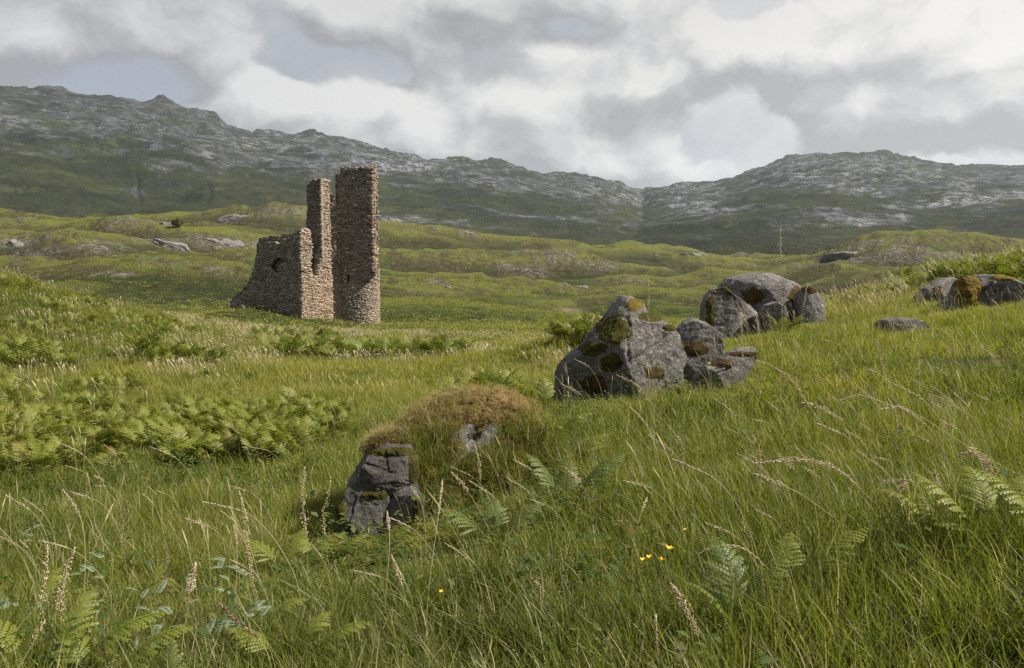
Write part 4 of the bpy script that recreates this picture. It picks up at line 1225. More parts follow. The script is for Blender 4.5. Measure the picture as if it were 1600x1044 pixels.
herbs = proto_coll('herb', [herb_mesh(700 + i) for i in range(5)])
x, y = ring(2.2, 11, 16, -42, 42)
k = fbm(x / 1.1, y / 1.1, 0, 3, .5, 260) > -0.05
x, y = x[k], y[k]; n = len(x)
s = rng.uniform(.7, 1.4, n)
o = scatter('meadow_herbs', herbs, np.stack([x, y, H(x, y)], -1), np.stack([0 * x, 0 * x, rng.uniform(-3, 3, n)], -1), np.stack([s] * 3, -1), rng.integers(0, 5, n), {'tint': rng.random(n)})
tag(o, 'small broad leaved herbs growing low between the grass blades', kind='stuff')

pts = np.array([P(px, 838, 5.02 + q) for px, q in zip(rng.uniform(628, 700, 60), rng.uniform(-.12, .2, 60))])
x, y = pts[:, 0], pts[:, 1]
grass('rockside_grass', near_tufts, 8, x, y, 0.9, 1.5, label='grass standing close against the right side of the dark blocks')
# seeding stems standing in the grass as a mass
m_straw, t = new_mat('seed_straw')
c = t.mix(t.attr('br'), (0.26, 0.215, 0.095), (0.46, 0.385, 0.22))
finish_leaf(t, c, 0.35, 0.5, 0.04, (1, .95, .8))
def seedy(n, rad, h0, h1, wd, seed, head=0.16, hw=3.2):
    g = np.random.default_rng(seed)
    V, Q, BR = [], [], []
    for i in range(n):
        a, r = g.uniform(0, 6.283), rad * math.sqrt(g.random())
        b = np.array([r * math.cos(a), r * math.sin(a), 0.0]); L = g.uniform(h0, h1)
        d = np.array([-1, 0.1]) * g.uniform(.1, .6) + g.normal(0, .25, 2)
        fa = g.uniform(0, 3.14); sd = np.array([math.cos(fa), math.sin(fa), 0]) * wd
        br = g.random()
        prev = None
        for tt, ww in ((0, .5), (.45, .45), (.80, .4), (.86, hw * .5), (.94, hw * .4), (1.0, .1)):
            q = b + np.array([d[0] * tt * tt * L * .6, d[1] * tt * tt * L * .6, L * tt])
            k = len(V); V += [q - sd * ww, q + sd * ww]; BR += [br * (0.5 if tt < .8 else 1)] * 2
            if prev is not None: Q.append((prev, prev + 1, k + 1, k))
            prev = k
    return V, Q, BR
def seedy_mesh(name, *a, **k):
    V, Q, BR = seedy(*a, **k)
    return make_mesh(name, V, np.array(Q), m_straw, False, {'br': BR})
seed_near = proto_coll('seeding_stem', [seedy_mesh('seeding_stem', 4, 0.18, 0.35, 0.62, 0.0022, 300 + i) for i in range(5)])
seed_far = proto_coll('seeding_clump', [seedy_mesh('seeding_clump', 14, 0.45, 0.30, 0.50, 0.006, 320 + i) for i in range(5)])
def seeds(name, coll, x, y, label, s=1.0):
    z = H(x, y); n = len(x)
    rot = np.stack([rng.normal(0, .08, n), rng.normal(0, .08, n), rng.uniform(-.9, .9, n)], -1)
    sc = rng.uniform(.75, 1.2, n) * s
    o = scatter(name, coll, np.stack([x, y, z], -1), rot, np.stack([sc] * 3, -1), rng.integers(0, 5, n))
    tag(o, label, kind='stuff')
x, y = ring(3.0, 18, 2.6, -40, 40)
k = rng.random(len(x)) < 0.35 + 0.6 * (x > 0.12 * y)
seeds('seeding_grass', seed_near, x[k], y[k], 'thin straw coloured seeding grass scattered through the meadow')
x, y = ring(17, 58, 2.2, -40, 40)
k = (fbm(x / 8, y / 8, 0, 3, .5, 230) > -0.12) & (rng.random(len(x)) < np.where(x < -0.42 * y, .3, 1))
seeds('pale_seeding_grass', seed_far, x[k], y[k], 'pale haze of seed heads over the flat pasture')

# bracken ---------------------------------------------------------------
def leaf_material(name, a, b, tip, trans=0.33):
    m, t = new_mat(name)
    c = t.mix(t.attr('br'), a, b)
    c = t.mix(t.math('MULTIPLY', t.attr('h'), 0.6), c, tip)
    c = t.mix(t.math('GREATER_THAN', t.attr('br'), 0.975), c, (0.16, 0.085, 0.03))
    rnd = t.node('ShaderNodeObjectInfo').outputs['Random']
    c = t.mix(t.math('MULTIPLY', rnd, 0.4), c, (0.185, 0.185, 0.030))
    finish_leaf(t, c, trans, 0.5, 0.02)
    return m
m_fern = leaf_material('bracken_leaf', (0.075, 0.112, 0.013), (0.140, 0.176, 0.021), (0.250, 0.262, 0.038))
m_fern_lit = leaf_material('bracken_leaf_pale', (0.055, 0.092, 0.026), (0.095, 0.134, 0.038), (0.165, 0.188, 0.050))  # cooler, greyer green for some of the single ferns
m_stipe, t = new_mat('bracken_stalk')
finish(t, t.mix(t.noise(t.pos(), 20, 3), (0.12, 0.14, 0.03), (0.17, 0.13, 0.05)), 0.7)

def frond(L, pairs, pinn, seed, stipe=0.35, arch=0.5, lean=0.35, width=0.46, curl=0.0, yaw=0.0, droop=0.35):
    """one bracken frond: stalk, pinnae in pairs, pinnules along each; base at the origin, leaning along +X turned by yaw"""
    g = np.random.default_rng(seed)
    V, Q, BR, HH = [], [], [], []
    n = 24
    tt = np.linspace(0, 1, n)
    tot = L + stipe
    ang = math.pi / 2 - lean - arch * 2.0 * np.clip((tt - 0.25) / 0.75, 0, 1) ** 1.5
    ds = tot / (n - 1)
    X = np.concatenate([[0], np.cumsum(np.cos(ang[:-1]) * ds)]); Z = np.concatenate([[0], np.cumsum(np.sin(ang[:-1]) * ds)])
    def at(q): return np.array([np.interp(q, tt, X), 0, np.interp(q, tt, Z)]), np.interp(q, tt, ang)
    for i in range(n - 1):                       # stalk, two crossed ribbons
        r0, r1 = 0.0042 * (1 - .8 * tt[i]), 0.0042 * (1 - .8 * tt[i + 1])
        a, b = np.array([X[i], 0, Z[i]]), np.array([X[i + 1], 0, Z[i + 1]])
        for sd in (np.array([0, 1, 0]), np.array([-math.sin(ang[i]), 0, math.cos(ang[i])])):
            k = len(V); V += [a - sd * r0, a + sd * r0, b + sd * r1, b - sd * r1]; BR += [.5] * 4; HH += [.3] * 4
            Q.append((k, k + 1, k + 2, k + 3))
    s0 = stipe / tot
    for i in range(pairs):
        f_ = (i + 0.5) / pairs
        q = s0 + (1 - s0) * f_ * 0.98
        base, an = at(q)
        fw = np.array([math.cos(an), 0, math.sin(an)]); up = np.array([-math.sin(an), 0, math.cos(an)])
        plen = width * L * (1 - f_) ** 0.85 * (0.85 + 0.15 * math.sin(f_ * 3)) + 0.015 * L
        for sgn in (-1, 1):
            pl = plen * g.uniform(0.85, 1.12)
            sw = math.radians(62 - 22 * f_ + g.normal(0, 5))
            dr = np.array([0, 1.0 * sgn, 0]) * math.sin(sw) + fw * math.cos(sw)
            br = np.clip(g.normal(0.5, 0.25), 0, 1)
            m = max(3, int(pinn * (1 - 0.55 * f_)))
            dp = droop * g.uniform(.6, 1.4)
            P_ = [base + dr * pl * k2 - up * dp * pl * k2 * k2 + up * 0.10 * pl * k2 for k2 in np.linspace(0, 1, m + 1)]
            for j in range(m):
                a, b = P_[j], P_[j + 1]
                ax = b - a; al = np.linalg.norm(ax); ax = ax / al
                nr = np.cross(ax, up); nr /= np.linalg.norm(nr)
                wl = (0.30 * pl * (1 - (j + .3) / m) ** 0.8 + 0.012 * L) * 0.72
                wl = min(wl, 0.44 * L / pairs)
                for s2 in (-1, 1):
                    tp = a + ax * al * 1.0 + nr * s2 * wl - up * wl * 0.22
                    k = len(V)
                    V += [a - ax * al * .02, tp - ax * al * 0.25, tp + ax * al * 0.15, b - ax * al * 0.10]
                    h_ = min(1, .25 + .5 * f_ + .3 * (j / m)); 
                    BR += [br] * 4; HH += [h_ * .6, h_, h_, h_ * .7]
                    Q.append((k, k + 1, k + 2, k + 3) if s2 * sgn > 0 else (k + 3, k + 2, k + 1, k))
    V = np.array(V)
    if yaw:
        c_, s_ = math.cos(yaw), math.sin(yaw)
        V = np.stack([V[:, 0] * c_ - V[:, 1] * s_, V[:, 0] * s_ + V[:, 1] * c_, V[:, 2]], -1)
    return V, np.array(Q), np.array(BR), np.array(HH)
def bracken_clump(seed, n, L, pairs, pinn):
    g = np.random.default_rng(seed)
    Vs, Qs, Bs, Hs, k = [], [], [], [], 0
    for i in range(n):
        ll = L * g.uniform(.7, 1.2)
        V, Q, B_, H_ = frond(ll, pairs, pinn, seed * 31 + i, stipe=ll * g.uniform(.35, .8), arch=g.uniform(.45, .8), lean=g.uniform(.1, .5), yaw=g.uniform(0, 6.283) if g.random() < .45 else g.normal(3.1, .9), droop=g.uniform(.2, .5), width=.5)
        V = V + np.array([g.normal(0, .16), g.normal(0, .16), -0.03])
        Vs.append(V); Qs.append(Q + k); Bs.append(np.clip(B_ * .5 + g.uniform(-.15, .75), 0, 1)); Hs.append(H_); k += len(V)
    return np.concatenate(Vs), np.concatenate(Qs), np.concatenate(Bs), np.concatenate(Hs)
def clump_mesh(name, mat, *a):
    V, Q, B_, H_ = bracken_clump(*a)
    return make_mesh(name, V, Q, mat, False, {'br': B_, 'h': H_})
bracken_mid = proto_coll('bracken_clump', [clump_mesh('bracken_clump', m_fern, 400 + i, 5, 0.55, 11, 6) for i in range(6)])
bracken_far = proto_coll('bracken_tuft', [clump_mesh('bracken_tuft', m_fern, 420 + i, 6, 0.60, 7, 3) for i in range(5)])

def bed(name, coll, k, blobs, n, r0, r1, s0, s1, label, sink=0.0):
    """bracken fills elliptic beds drawn as (px, py of the ground, rx, ry)"""
    pts = []
    for (px, py, rx, ry, m) in blobs:
        c_ = 0; tries = 0
        while c_ < m and tries < m * 6:
            tries += 1
            a, q = rng.uniform(0, 6.283), math.sqrt(rng.random())
            h_ = hit(px + rx * q * math.cos(a), py + ry * q * math.sin(a), r0, r1)
            if h_ is None: continue
            if pn(h_[0] / 1.1, h_[1] / 1.4, 0, 240) < -0.30: continue
            pts.append(h_); c_ += 1
    if not pts: print('EMPTY BED', label); return
    pts = np.array(pts)
    pts = pts[~on_rock(pts[:, 0], pts[:, 1])]
    n = len(pts)
    s = rng.uniform(s0, s1, n)
    rot = np.stack([rng.normal(0, .1, n), rng.normal(0, .1, n), rng.uniform(-3.14, 3.14, n)], -1)
    o = scatter(name, coll, pts - np.array([0, 0, sink]), rot, np.stack([s, s, s * rng.uniform(.6, 1.35, n)], -1), rng.integers(0, k, n))
    tag(o, label, kind='stuff')
bed('bracken_bed', bracken_mid, 6, [(250, 665, 320, 75, 70), (60, 690, 110, 32, 198), (200, 700, 90, 22, 129), (330, 675, 120, 22, 193), (440, 680, 90, 32, 226), (300, 720, 60, 12, 44), (60, 735, 60, 16, 57), (500, 655, 50, 14, 51), (420, 715, 50, 14, 64), (150, 640, 40, 6, 18), (160, 612, 70, 6, 25)], 0, 6, 30, 0.30, 0.52,
    'wide bed of bracken across the meadow below the castle')
bed('bracken_bed', bracken_far, 5, [(470, 557, 70, 4, 40), (570, 560, 100, 5, 70), (680, 558, 48, 5, 34), (440, 532, 50, 6, 14), (520, 535, 40, 4, 10)], 0, 22, 60, 0.7, 1.05, 'long low strip of bracken just in front of the castle')
bed('bracken_bed', bracken_far, 5, [(275, 572, 70, 5, 36), (60, 576, 55, 5, 22), (230, 560, 24, 3, 6)], 0, 18, 40, 0.55, 0.85, 'small dark bracken patches along the edge of the flat')
bed('bracken_bed', bracken_far, 5, [(50, 450, 60, 8, 26), (120, 478, 60, 10, 34), (200, 510, 80, 10, 34), (270, 525, 50, 10, 14), (100, 520, 100, 16, 16), (40, 545, 60, 8, 8)], 0, 18, 60, 0.36, 0.62, 'bracken scattered over the grassy bank left of the castle')
bed('bracken_bed', bracken_far, 5, [(1545, 428, 70, 12, 60), (1480, 446, 60, 8, 34), (1400, 462, 60, 8, 24), (1330, 478, 40, 8, 14), (1590, 440, 30, 12, 24)], 0, 16, 40, 0.42, 0.66, 'bracken crowning the slope behind the right hand boulders')
bed('bracken_bed', bracken_mid, 6, [(905, 530, 50, 8, 26), (1060, 512, 36, 6, 12), (980, 520, 40, 6, 14)], 0, 12, 60, 0.75, 1.1, 'dark bracken thicket behind the pointed boulder')
bed('bracken_bed', bracken_mid, 6, [(745, 640, 60, 16, 14), (820, 650, 36, 16, 8)], 0, 6.9, 16, 0.5, 0.75, 'loose bracken growing behind the turf topped rock')

# single ferns in the foreground, each frond a part of its own
def fern(px, r, label, fronds, mat=m_fern, scale=1.0, dz=0.0):
    o = place(px, r)
    e = empty('bracken_fern', (float(o[0]), float(o[1]), float(o[2]) + dz))
    tag(e, label, 'fern', 'single bracken ferns in the foreground')
    for i, (L, yaw, lean, arch, stipe) in enumerate(fronds):
        V, Q, B_, H_ = frond(L * scale, 15, 9, int(px) * 7 + i, stipe * scale, arch, lean, 0.44, yaw=R(yaw), droop=.4)
        link('frond', make_mesh('frond', V * (0.72 if (px < 560 or px > 1450) and r < 5 else 0.9), Q, mat, False, {'br': B_, 'h': H_}), e)
    return e
fern(885, 4.75, 'fern with one long frond arching right beside the turf topped rock', [(0.42, 15, .45, .55, .30), (0.34, 165, .25, .5, .28), (0.30, 80, .3, .6, .25)], m_fern_lit)
fern(772, 4.55, 'low silvery fern of spreading fronds in front of the turf topped rock', [(0.36, 170, .75, .55, .16), (0.36, 25, .7, .5, .14), (0.28, 90, .5, .6, .14), (0.24, 250, .9, .5, .12)], m_fern_lit)
fern(1160, 3.05, 'tall upright fern with a yellow curling top', [(0.36, 100, .12, .75, .16), (0.30, 20, .35, .6, .20), (0.30, 200, .4, .5, .12), (0.26, 320, .6, .5, .10)], m_fern_lit)
fern(1225, 3.25, 'yellow green fern reaching out to the right over dark grass', [(0.42, 10, .55, .45, .22), (0.26, 60, .35, .7, .25)], m_fern)
fern(1570, 3.7, 'feathery fern spreading in from the right border', [(0.42, 160, .55, .4, .25), (0.36, 90, .3, .6, .25), (0.40, 40, .5, .5, .2), (0.34, 200, .8, .5, .2)], m_fern)
fern(1500, 3.9, 'thin fern frond arching left among seeding grass', [(0.40, 175, .65, .55, .22), (0.25, 120, .5, .5, .15)], m_fern)
fern(50, 3.0, 'broad yellow green fern in the bottom left corner', [(0.42, 170, .7, .5, .26), (0.42, 15, .75, .45, .24), (0.34, 80, .4, .6, .22), (0.30, 300, .8, .5, .15)], m_fern)
fern(120, 2.9, 'arching fern just right of the corner fern', [(0.38, 20, .7, .55, .2), (0.28, 140, .6, .6, .18)], m_fern)
fern(445, 3.05, 'bright low fern spreading sideways near the bottom edge', [(0.34, 10, .7, .55, .2), (0.30, 170, .7, .6, .2), (0.22, 60, .5, .7, .22)], m_fern)
fern(400, 3.25, 'single curled yellow fern tip on a short stalk', [(0.22, 20, .1, 1.0, .30)], m_fern)
fern(240, 2.72, 'small upright pale green fern at the bottom border', [(0.30, 95, .1, .35, .05), (0.20, 30, .5, .4, .05), (0.20, 160, .5, .4, .05)], m_fern_lit)
fern(200, 4.3, 'fern with a drooping frond in the left meadow', [(0.30, 330, .55, .8, .25), (0.22, 60, .4, .6, .2)], m_fern)
fern(440, 4.6, 'spreading fern left of the dark rock face', [(0.40, 20, .7, .5, .22), (0.34, 160, .7, .5, .2), (0.30, 80, .5, .6, .2)], m_fern)
fern(505, 4.7, 'small fern touching the shadow of the dark rock', [(0.30, 170, .7, .5, .2), (0.28, 30, .7, .5, .18)], m_fern)
fern(700, 6.8, 'slender fern behind the orange moss crest', [(0.4, 60, .3, .5, .3), (0.4, 130, .3, .5, .3)], m_fern)
fern(858, 6.6, 'broad bright fern at the right end of the turf topped rock', [(0.42, 0, .35, .75, .3), (0.40, 180, .3, .75, .3), (0.34, 280, .4, .7, .3), (0.3, 90, .3, .7, .3)], m_fern)
fern(880, 6.0, 'dark fern bending down below the bright one', [(0.42, 20, .6, .6, .2), (0.36, 330, .6, .6, .2)], m_fern)
fern(1226, 14.3, 'small fern growing before the domed boulder', [(0.5, 0, .3, .6, .2), (0.5, 180, .3, .6, .2), (0.5, 250, .4, .6, .2), (.5, 310, .4, .6, .2)], m_fern)
fern(1690, 3.6, 'fern almost outside the right border', [(0.4, 150, .6, .4, .25), (.3, 200, .6, .5, .2)], m_fern)
fern(20, 4.0, 'little yellowish fern at the left border', [(0.26, 10, .7, .5, .2), (0.26, 80, .5, .6, .2)], m_fern)

# silverweed ------------------------------------------------------------
m_silver, t = new_mat('silverweed_leaf')
c = t.mix(t.attr('br'), (0.13, 0.18, 0.10), (0.29, 0.33, 0.26))
finish_leaf(t, c, 0.15, 0.55, 0.015, (.8, 1, .7))
def silver_leaf(L, g):
    V, Q, BR = [], [], []
    n = 11
    a0 = g.uniform(.35, 1.1)
    for i in range(n):
        f_ = (i + .5) / n
        an = a0 - 1.1 * f_
        b = np.array([L * f_ * math.cos(a0 - .5 * f_), 0, L * f_ * math.sin(a0 - .5 * f_)])
        ll = L * (0.10 + 0.16 * math.sin(math.pi * min(1, f_ * .8 + .2)))
        for sg in (-1, 1):
            tip = b + np.array([ll * .35 * math.cos(an), sg * ll, ll * .35 * math.sin(an) - ll * .15])
            w_ = np.array([math.cos(an), 0, math.sin(an)]) * L * .020
            k = len(V); V += [b - w_, (b + tip) / 2 - w_ * 1.5, tip, (b + tip) / 2 + w_ * 1.5]; BR += [g.random()] * 4
            Q.append((k, k + 1, k + 2, k + 3))
    k = len(V); V += [(0, -.002, 0), (0, .002, 0), (L * .8 * math.cos(a0 - .4), 0.001, L * .8 * math.sin(a0 - .4)), (L * .8 * math.cos(a0 - .4), -.001, L * .8 * math.sin(a0 - .4))]; BR += [.1] * 4; Q.append((k, k + 1, k + 2, k + 3))
    return np.array(V, float), np.array(Q), np.array(BR)
def silverweed(px, py, r, label):
    h_ = P(px, py, r)
    g = np.random.default_rng(int(px * 13 + py))
    gz_ = float(H(h_[0], h_[1]))
    e = empty('silverweed_plant', (float(h_[0]), float(h_[1]), gz_))
    tag(e, label, 'silverweed', 'silverweed plants in the left foreground')
    top = max(float(h_[2]) - gz_ - 0.06, 0.05)
    for i in range(g.integers(3, 6)):
        V, Q, B_ = silver_leaf(g.uniform(.05, .085), g)
        a = g.uniform(0, 6.283)
        V = np.stack([V[:, 0] * math.cos(a) - V[:, 1] * math.sin(a), V[:, 0] * math.sin(a) + V[:, 1] * math.cos(a), V[:, 2]], -1) + np.array([g.normal(0, .025), g.normal(0, .025), top + g.uniform(-.05, .03)])
        link('leaf', make_mesh('leaf', V, Q, m_silver, False, {'br': B_}), e)
SW = [(130, 873, 3.6, 'silverweed sprig standing level with the tall pair of seed heads'), (163, 848, 3.9, 'small silverweed tuft highest up the left meadow'), (68, 915, 3.3, 'silverweed leaf curling beside the tall left seed heads'), (10, 925, 3.2, 'silverweed bush against the left border'),
      (138, 928, 3.25, 'single grey silverweed leaf between two fern tips'), (232, 915, 3.3, 'bright tall silverweed left of the straight pale stalk'), (265, 925, 3.25, 'slim silverweed standing right beside the straight pale stalk'), (288, 905, 3.35, 'silverweed half behind the straight pale stalk'), (215, 985, 2.95, 'low silverweed spray near the small upright fern'),
      (258, 972, 3.0, 'flat silverweed leaf arching over dark grass'), (340, 862, 3.6, 'whitest silverweed sprig by the tall mid seed head'), (365, 870, 3.55, 'broad pale silverweed right of the whitest sprig'), (352, 892, 3.45, 'hanging silverweed leaf below the broad pale one'), (345, 955, 3.1, 'cluster of silverweed leaves left of the curled yellow fern'),
      (378, 950, 3.1, 'small silverweed leaf touching the curled yellow fern'), (396, 928, 3.2, 'grey silverweed in the dark hollow'), (142, 1030, 2.75, 'large grey silverweed at the bottom border'), (188, 1036, 2.72, 'pale silverweed beside the small upright fern at the border'), (40, 815, 4.1, 'faint silverweed at the far left of the meadow'), (90, 980, 3.0, 'silverweed leaves under the corner fern')]
for a_ in SW: silverweed(*a_)

# seeding stalks --------------------------------------------------------
m_stem, t = new_mat('dry_stem')
finish_leaf(t, t.mix(t.noise(t.pos(), 8, 3), (0.26, 0.25, 0.10), (0.46, 0.38, 0.21)), 0.2, 0.5, 0.05, (1, .95, .7))
m_head, t = new_mat('seed_head')
finish_leaf(t, t.mix(t.attr('br'), (0.40, 0.30, 0.18), (0.76, 0.65, 0.46)), 0.35, 0.5, 0.03, (1, .9, .75))
m_head_red, t = new_mat('seed_head_red')
finish_leaf(t, t.mix(t.attr('br'), (0.16, 0.09, 0.055), (0.30, 0.20, 0.13)), 0.3, 0.5, 0.03, (1, .9, .75))
def curve_pts(ctrl, n):
    ctrl = np.asarray(ctrl, float)
    d = np.concatenate([[0], np.cumsum(np.linalg.norm(np.diff(ctrl, axis=0), axis=1))]); d /= d[-1]
    c_ = np.concatenate([[2 * ctrl[0] - ctrl[1]], ctrl, [2 * ctrl[-1] - ctrl[-2]]])
    out = []
    for q in np.linspace(0, 1, n):
        i = min(np.searchsorted(d, q, 'right') - 1, len(ctrl) - 2)
        t_ = (q - d[i]) / (d[i + 1] - d[i])
        out.append(_cr(c_[i], c_[i + 1], c_[i + 2], c_[i + 3], t_))
    return np.array(out)
def tube(pts, r0, r1):
    n = len(pts); V, Q = [], []
    for i, p_ in enumerate(pts):
        d = pts[min(i + 1, n - 1)] - pts[max(i - 1, 0)]; d = d / (np.linalg.norm(d) + 1e-9)
        a = np.cross(d, (0.3, 1, .2)); a /= np.linalg.norm(a); b = np.cross(d, a)
        r = r0 + (r1 - r0) * i / (n - 1)
        for k in range(4):
            V.append(p_ + r * (a * math.cos(k * 1.571) + b * math.sin(k * 1.571)))
        if i:
            for k in range(4): Q.append((4 * i - 4 + k, 4 * i - 4 + (k + 1) % 4, 4 * i + (k + 1) % 4, 4 * i + k))
    return np.array(V), np.array(Q)
def head_mesh(pts, fat, g, n=60, spike=0.013, mat=None):
    """spikelets laid along the end of a stem"""
    V, Q, BR = [], [], []
    m = len(pts)
    for i in range(n):
        q = (i + g.random()) / n
        x_ = q * (m - 1); k0 = min(int(x_), m - 2)
        c_ = pts[k0] + (pts[k0 + 1] - pts[k0]) * (x_ - k0)
        d = pts[k0 + 1] - pts[k0]; d = d / np.linalg.norm(d)
        env = (math.sin(math.pi * min(1, .12 + .88 * q)) ** .7) 
        o = g.normal(size=3); o -= d * (o @ d); o /= np.linalg.norm(o)
        c_ = c_ + o * fat * env * g.uniform(.1, .8)
        ax = d * 1.0 + o * g.uniform(.15, .7); ax /= np.linalg.norm(ax)
        L = spike * g.uniform(.7, 1.3); w_ = L * .17
        s1 = np.cross(ax, o); s1 /= (np.linalg.norm(s1) + 1e-9); s2 = np.cross(ax, s1)
        k = len(V); br = g.random()
        V += [c_ - ax * L * .5, c_ + s1 * w_, c_ + s2 * w_, c_ - s1 * w_, c_ - s2 * w_, c_ + ax * L * .6]; BR += [br] * 6
        for j in range(4):
            a, b = 1 + j, 1 + (j + 1) % 4
            Q += [(k, k + b, k + a), (k + 5, k + a, k + b)]
    return np.array(V), np.array(Q), np.array(BR)
def stalk(pxs, Y, label, head=0.3, fat=0.010, n=70, red=False, thick=0.0016, group='seeding grass stalks', spike=0.014, dY=0.0):
    """a stalk whose bend is given by photograph points from foot to tip, standing about Y metres away"""
    ctrl = [P(a, b, Y + dY * i) for i, (a, b) in enumerate(pxs)]
    b0 = ctrl[0]
    foot = np.array([b0[0] + 0.02, b0[1] + 0.05, float(H(b0[0] + 0.02, b0[1] + 0.05))])
    if foot[2] < b0[2] - 0.03: ctrl = [foot] + ctrl
    else: foot = np.array(b0)
    c_ = curve_pts(ctrl, 42)
    e = empty('grass_stalk', foot)
    tag(e, label, 'grass stalk', group)
    V, Q = tube(c_ - foot, thick, thick * .55)
    link('stem', make_mesh('stem', V, Q, m_stem, True), e)
    k = int(len(c_) * (1 - head))
    g = np.random.default_rng(int(pxs[-1][0] * 7 + pxs[-1][1]))
    V, Q, B_ = head_mesh(c_[k:] - foot, fat * 1.6, g, int(n * 2.2), spike * .85)
    link('seed_head', make_mesh('seed_head', V, Q, m_head_red if red else m_head, False, {'br': B_}), e)['kind'] = 'stuff'
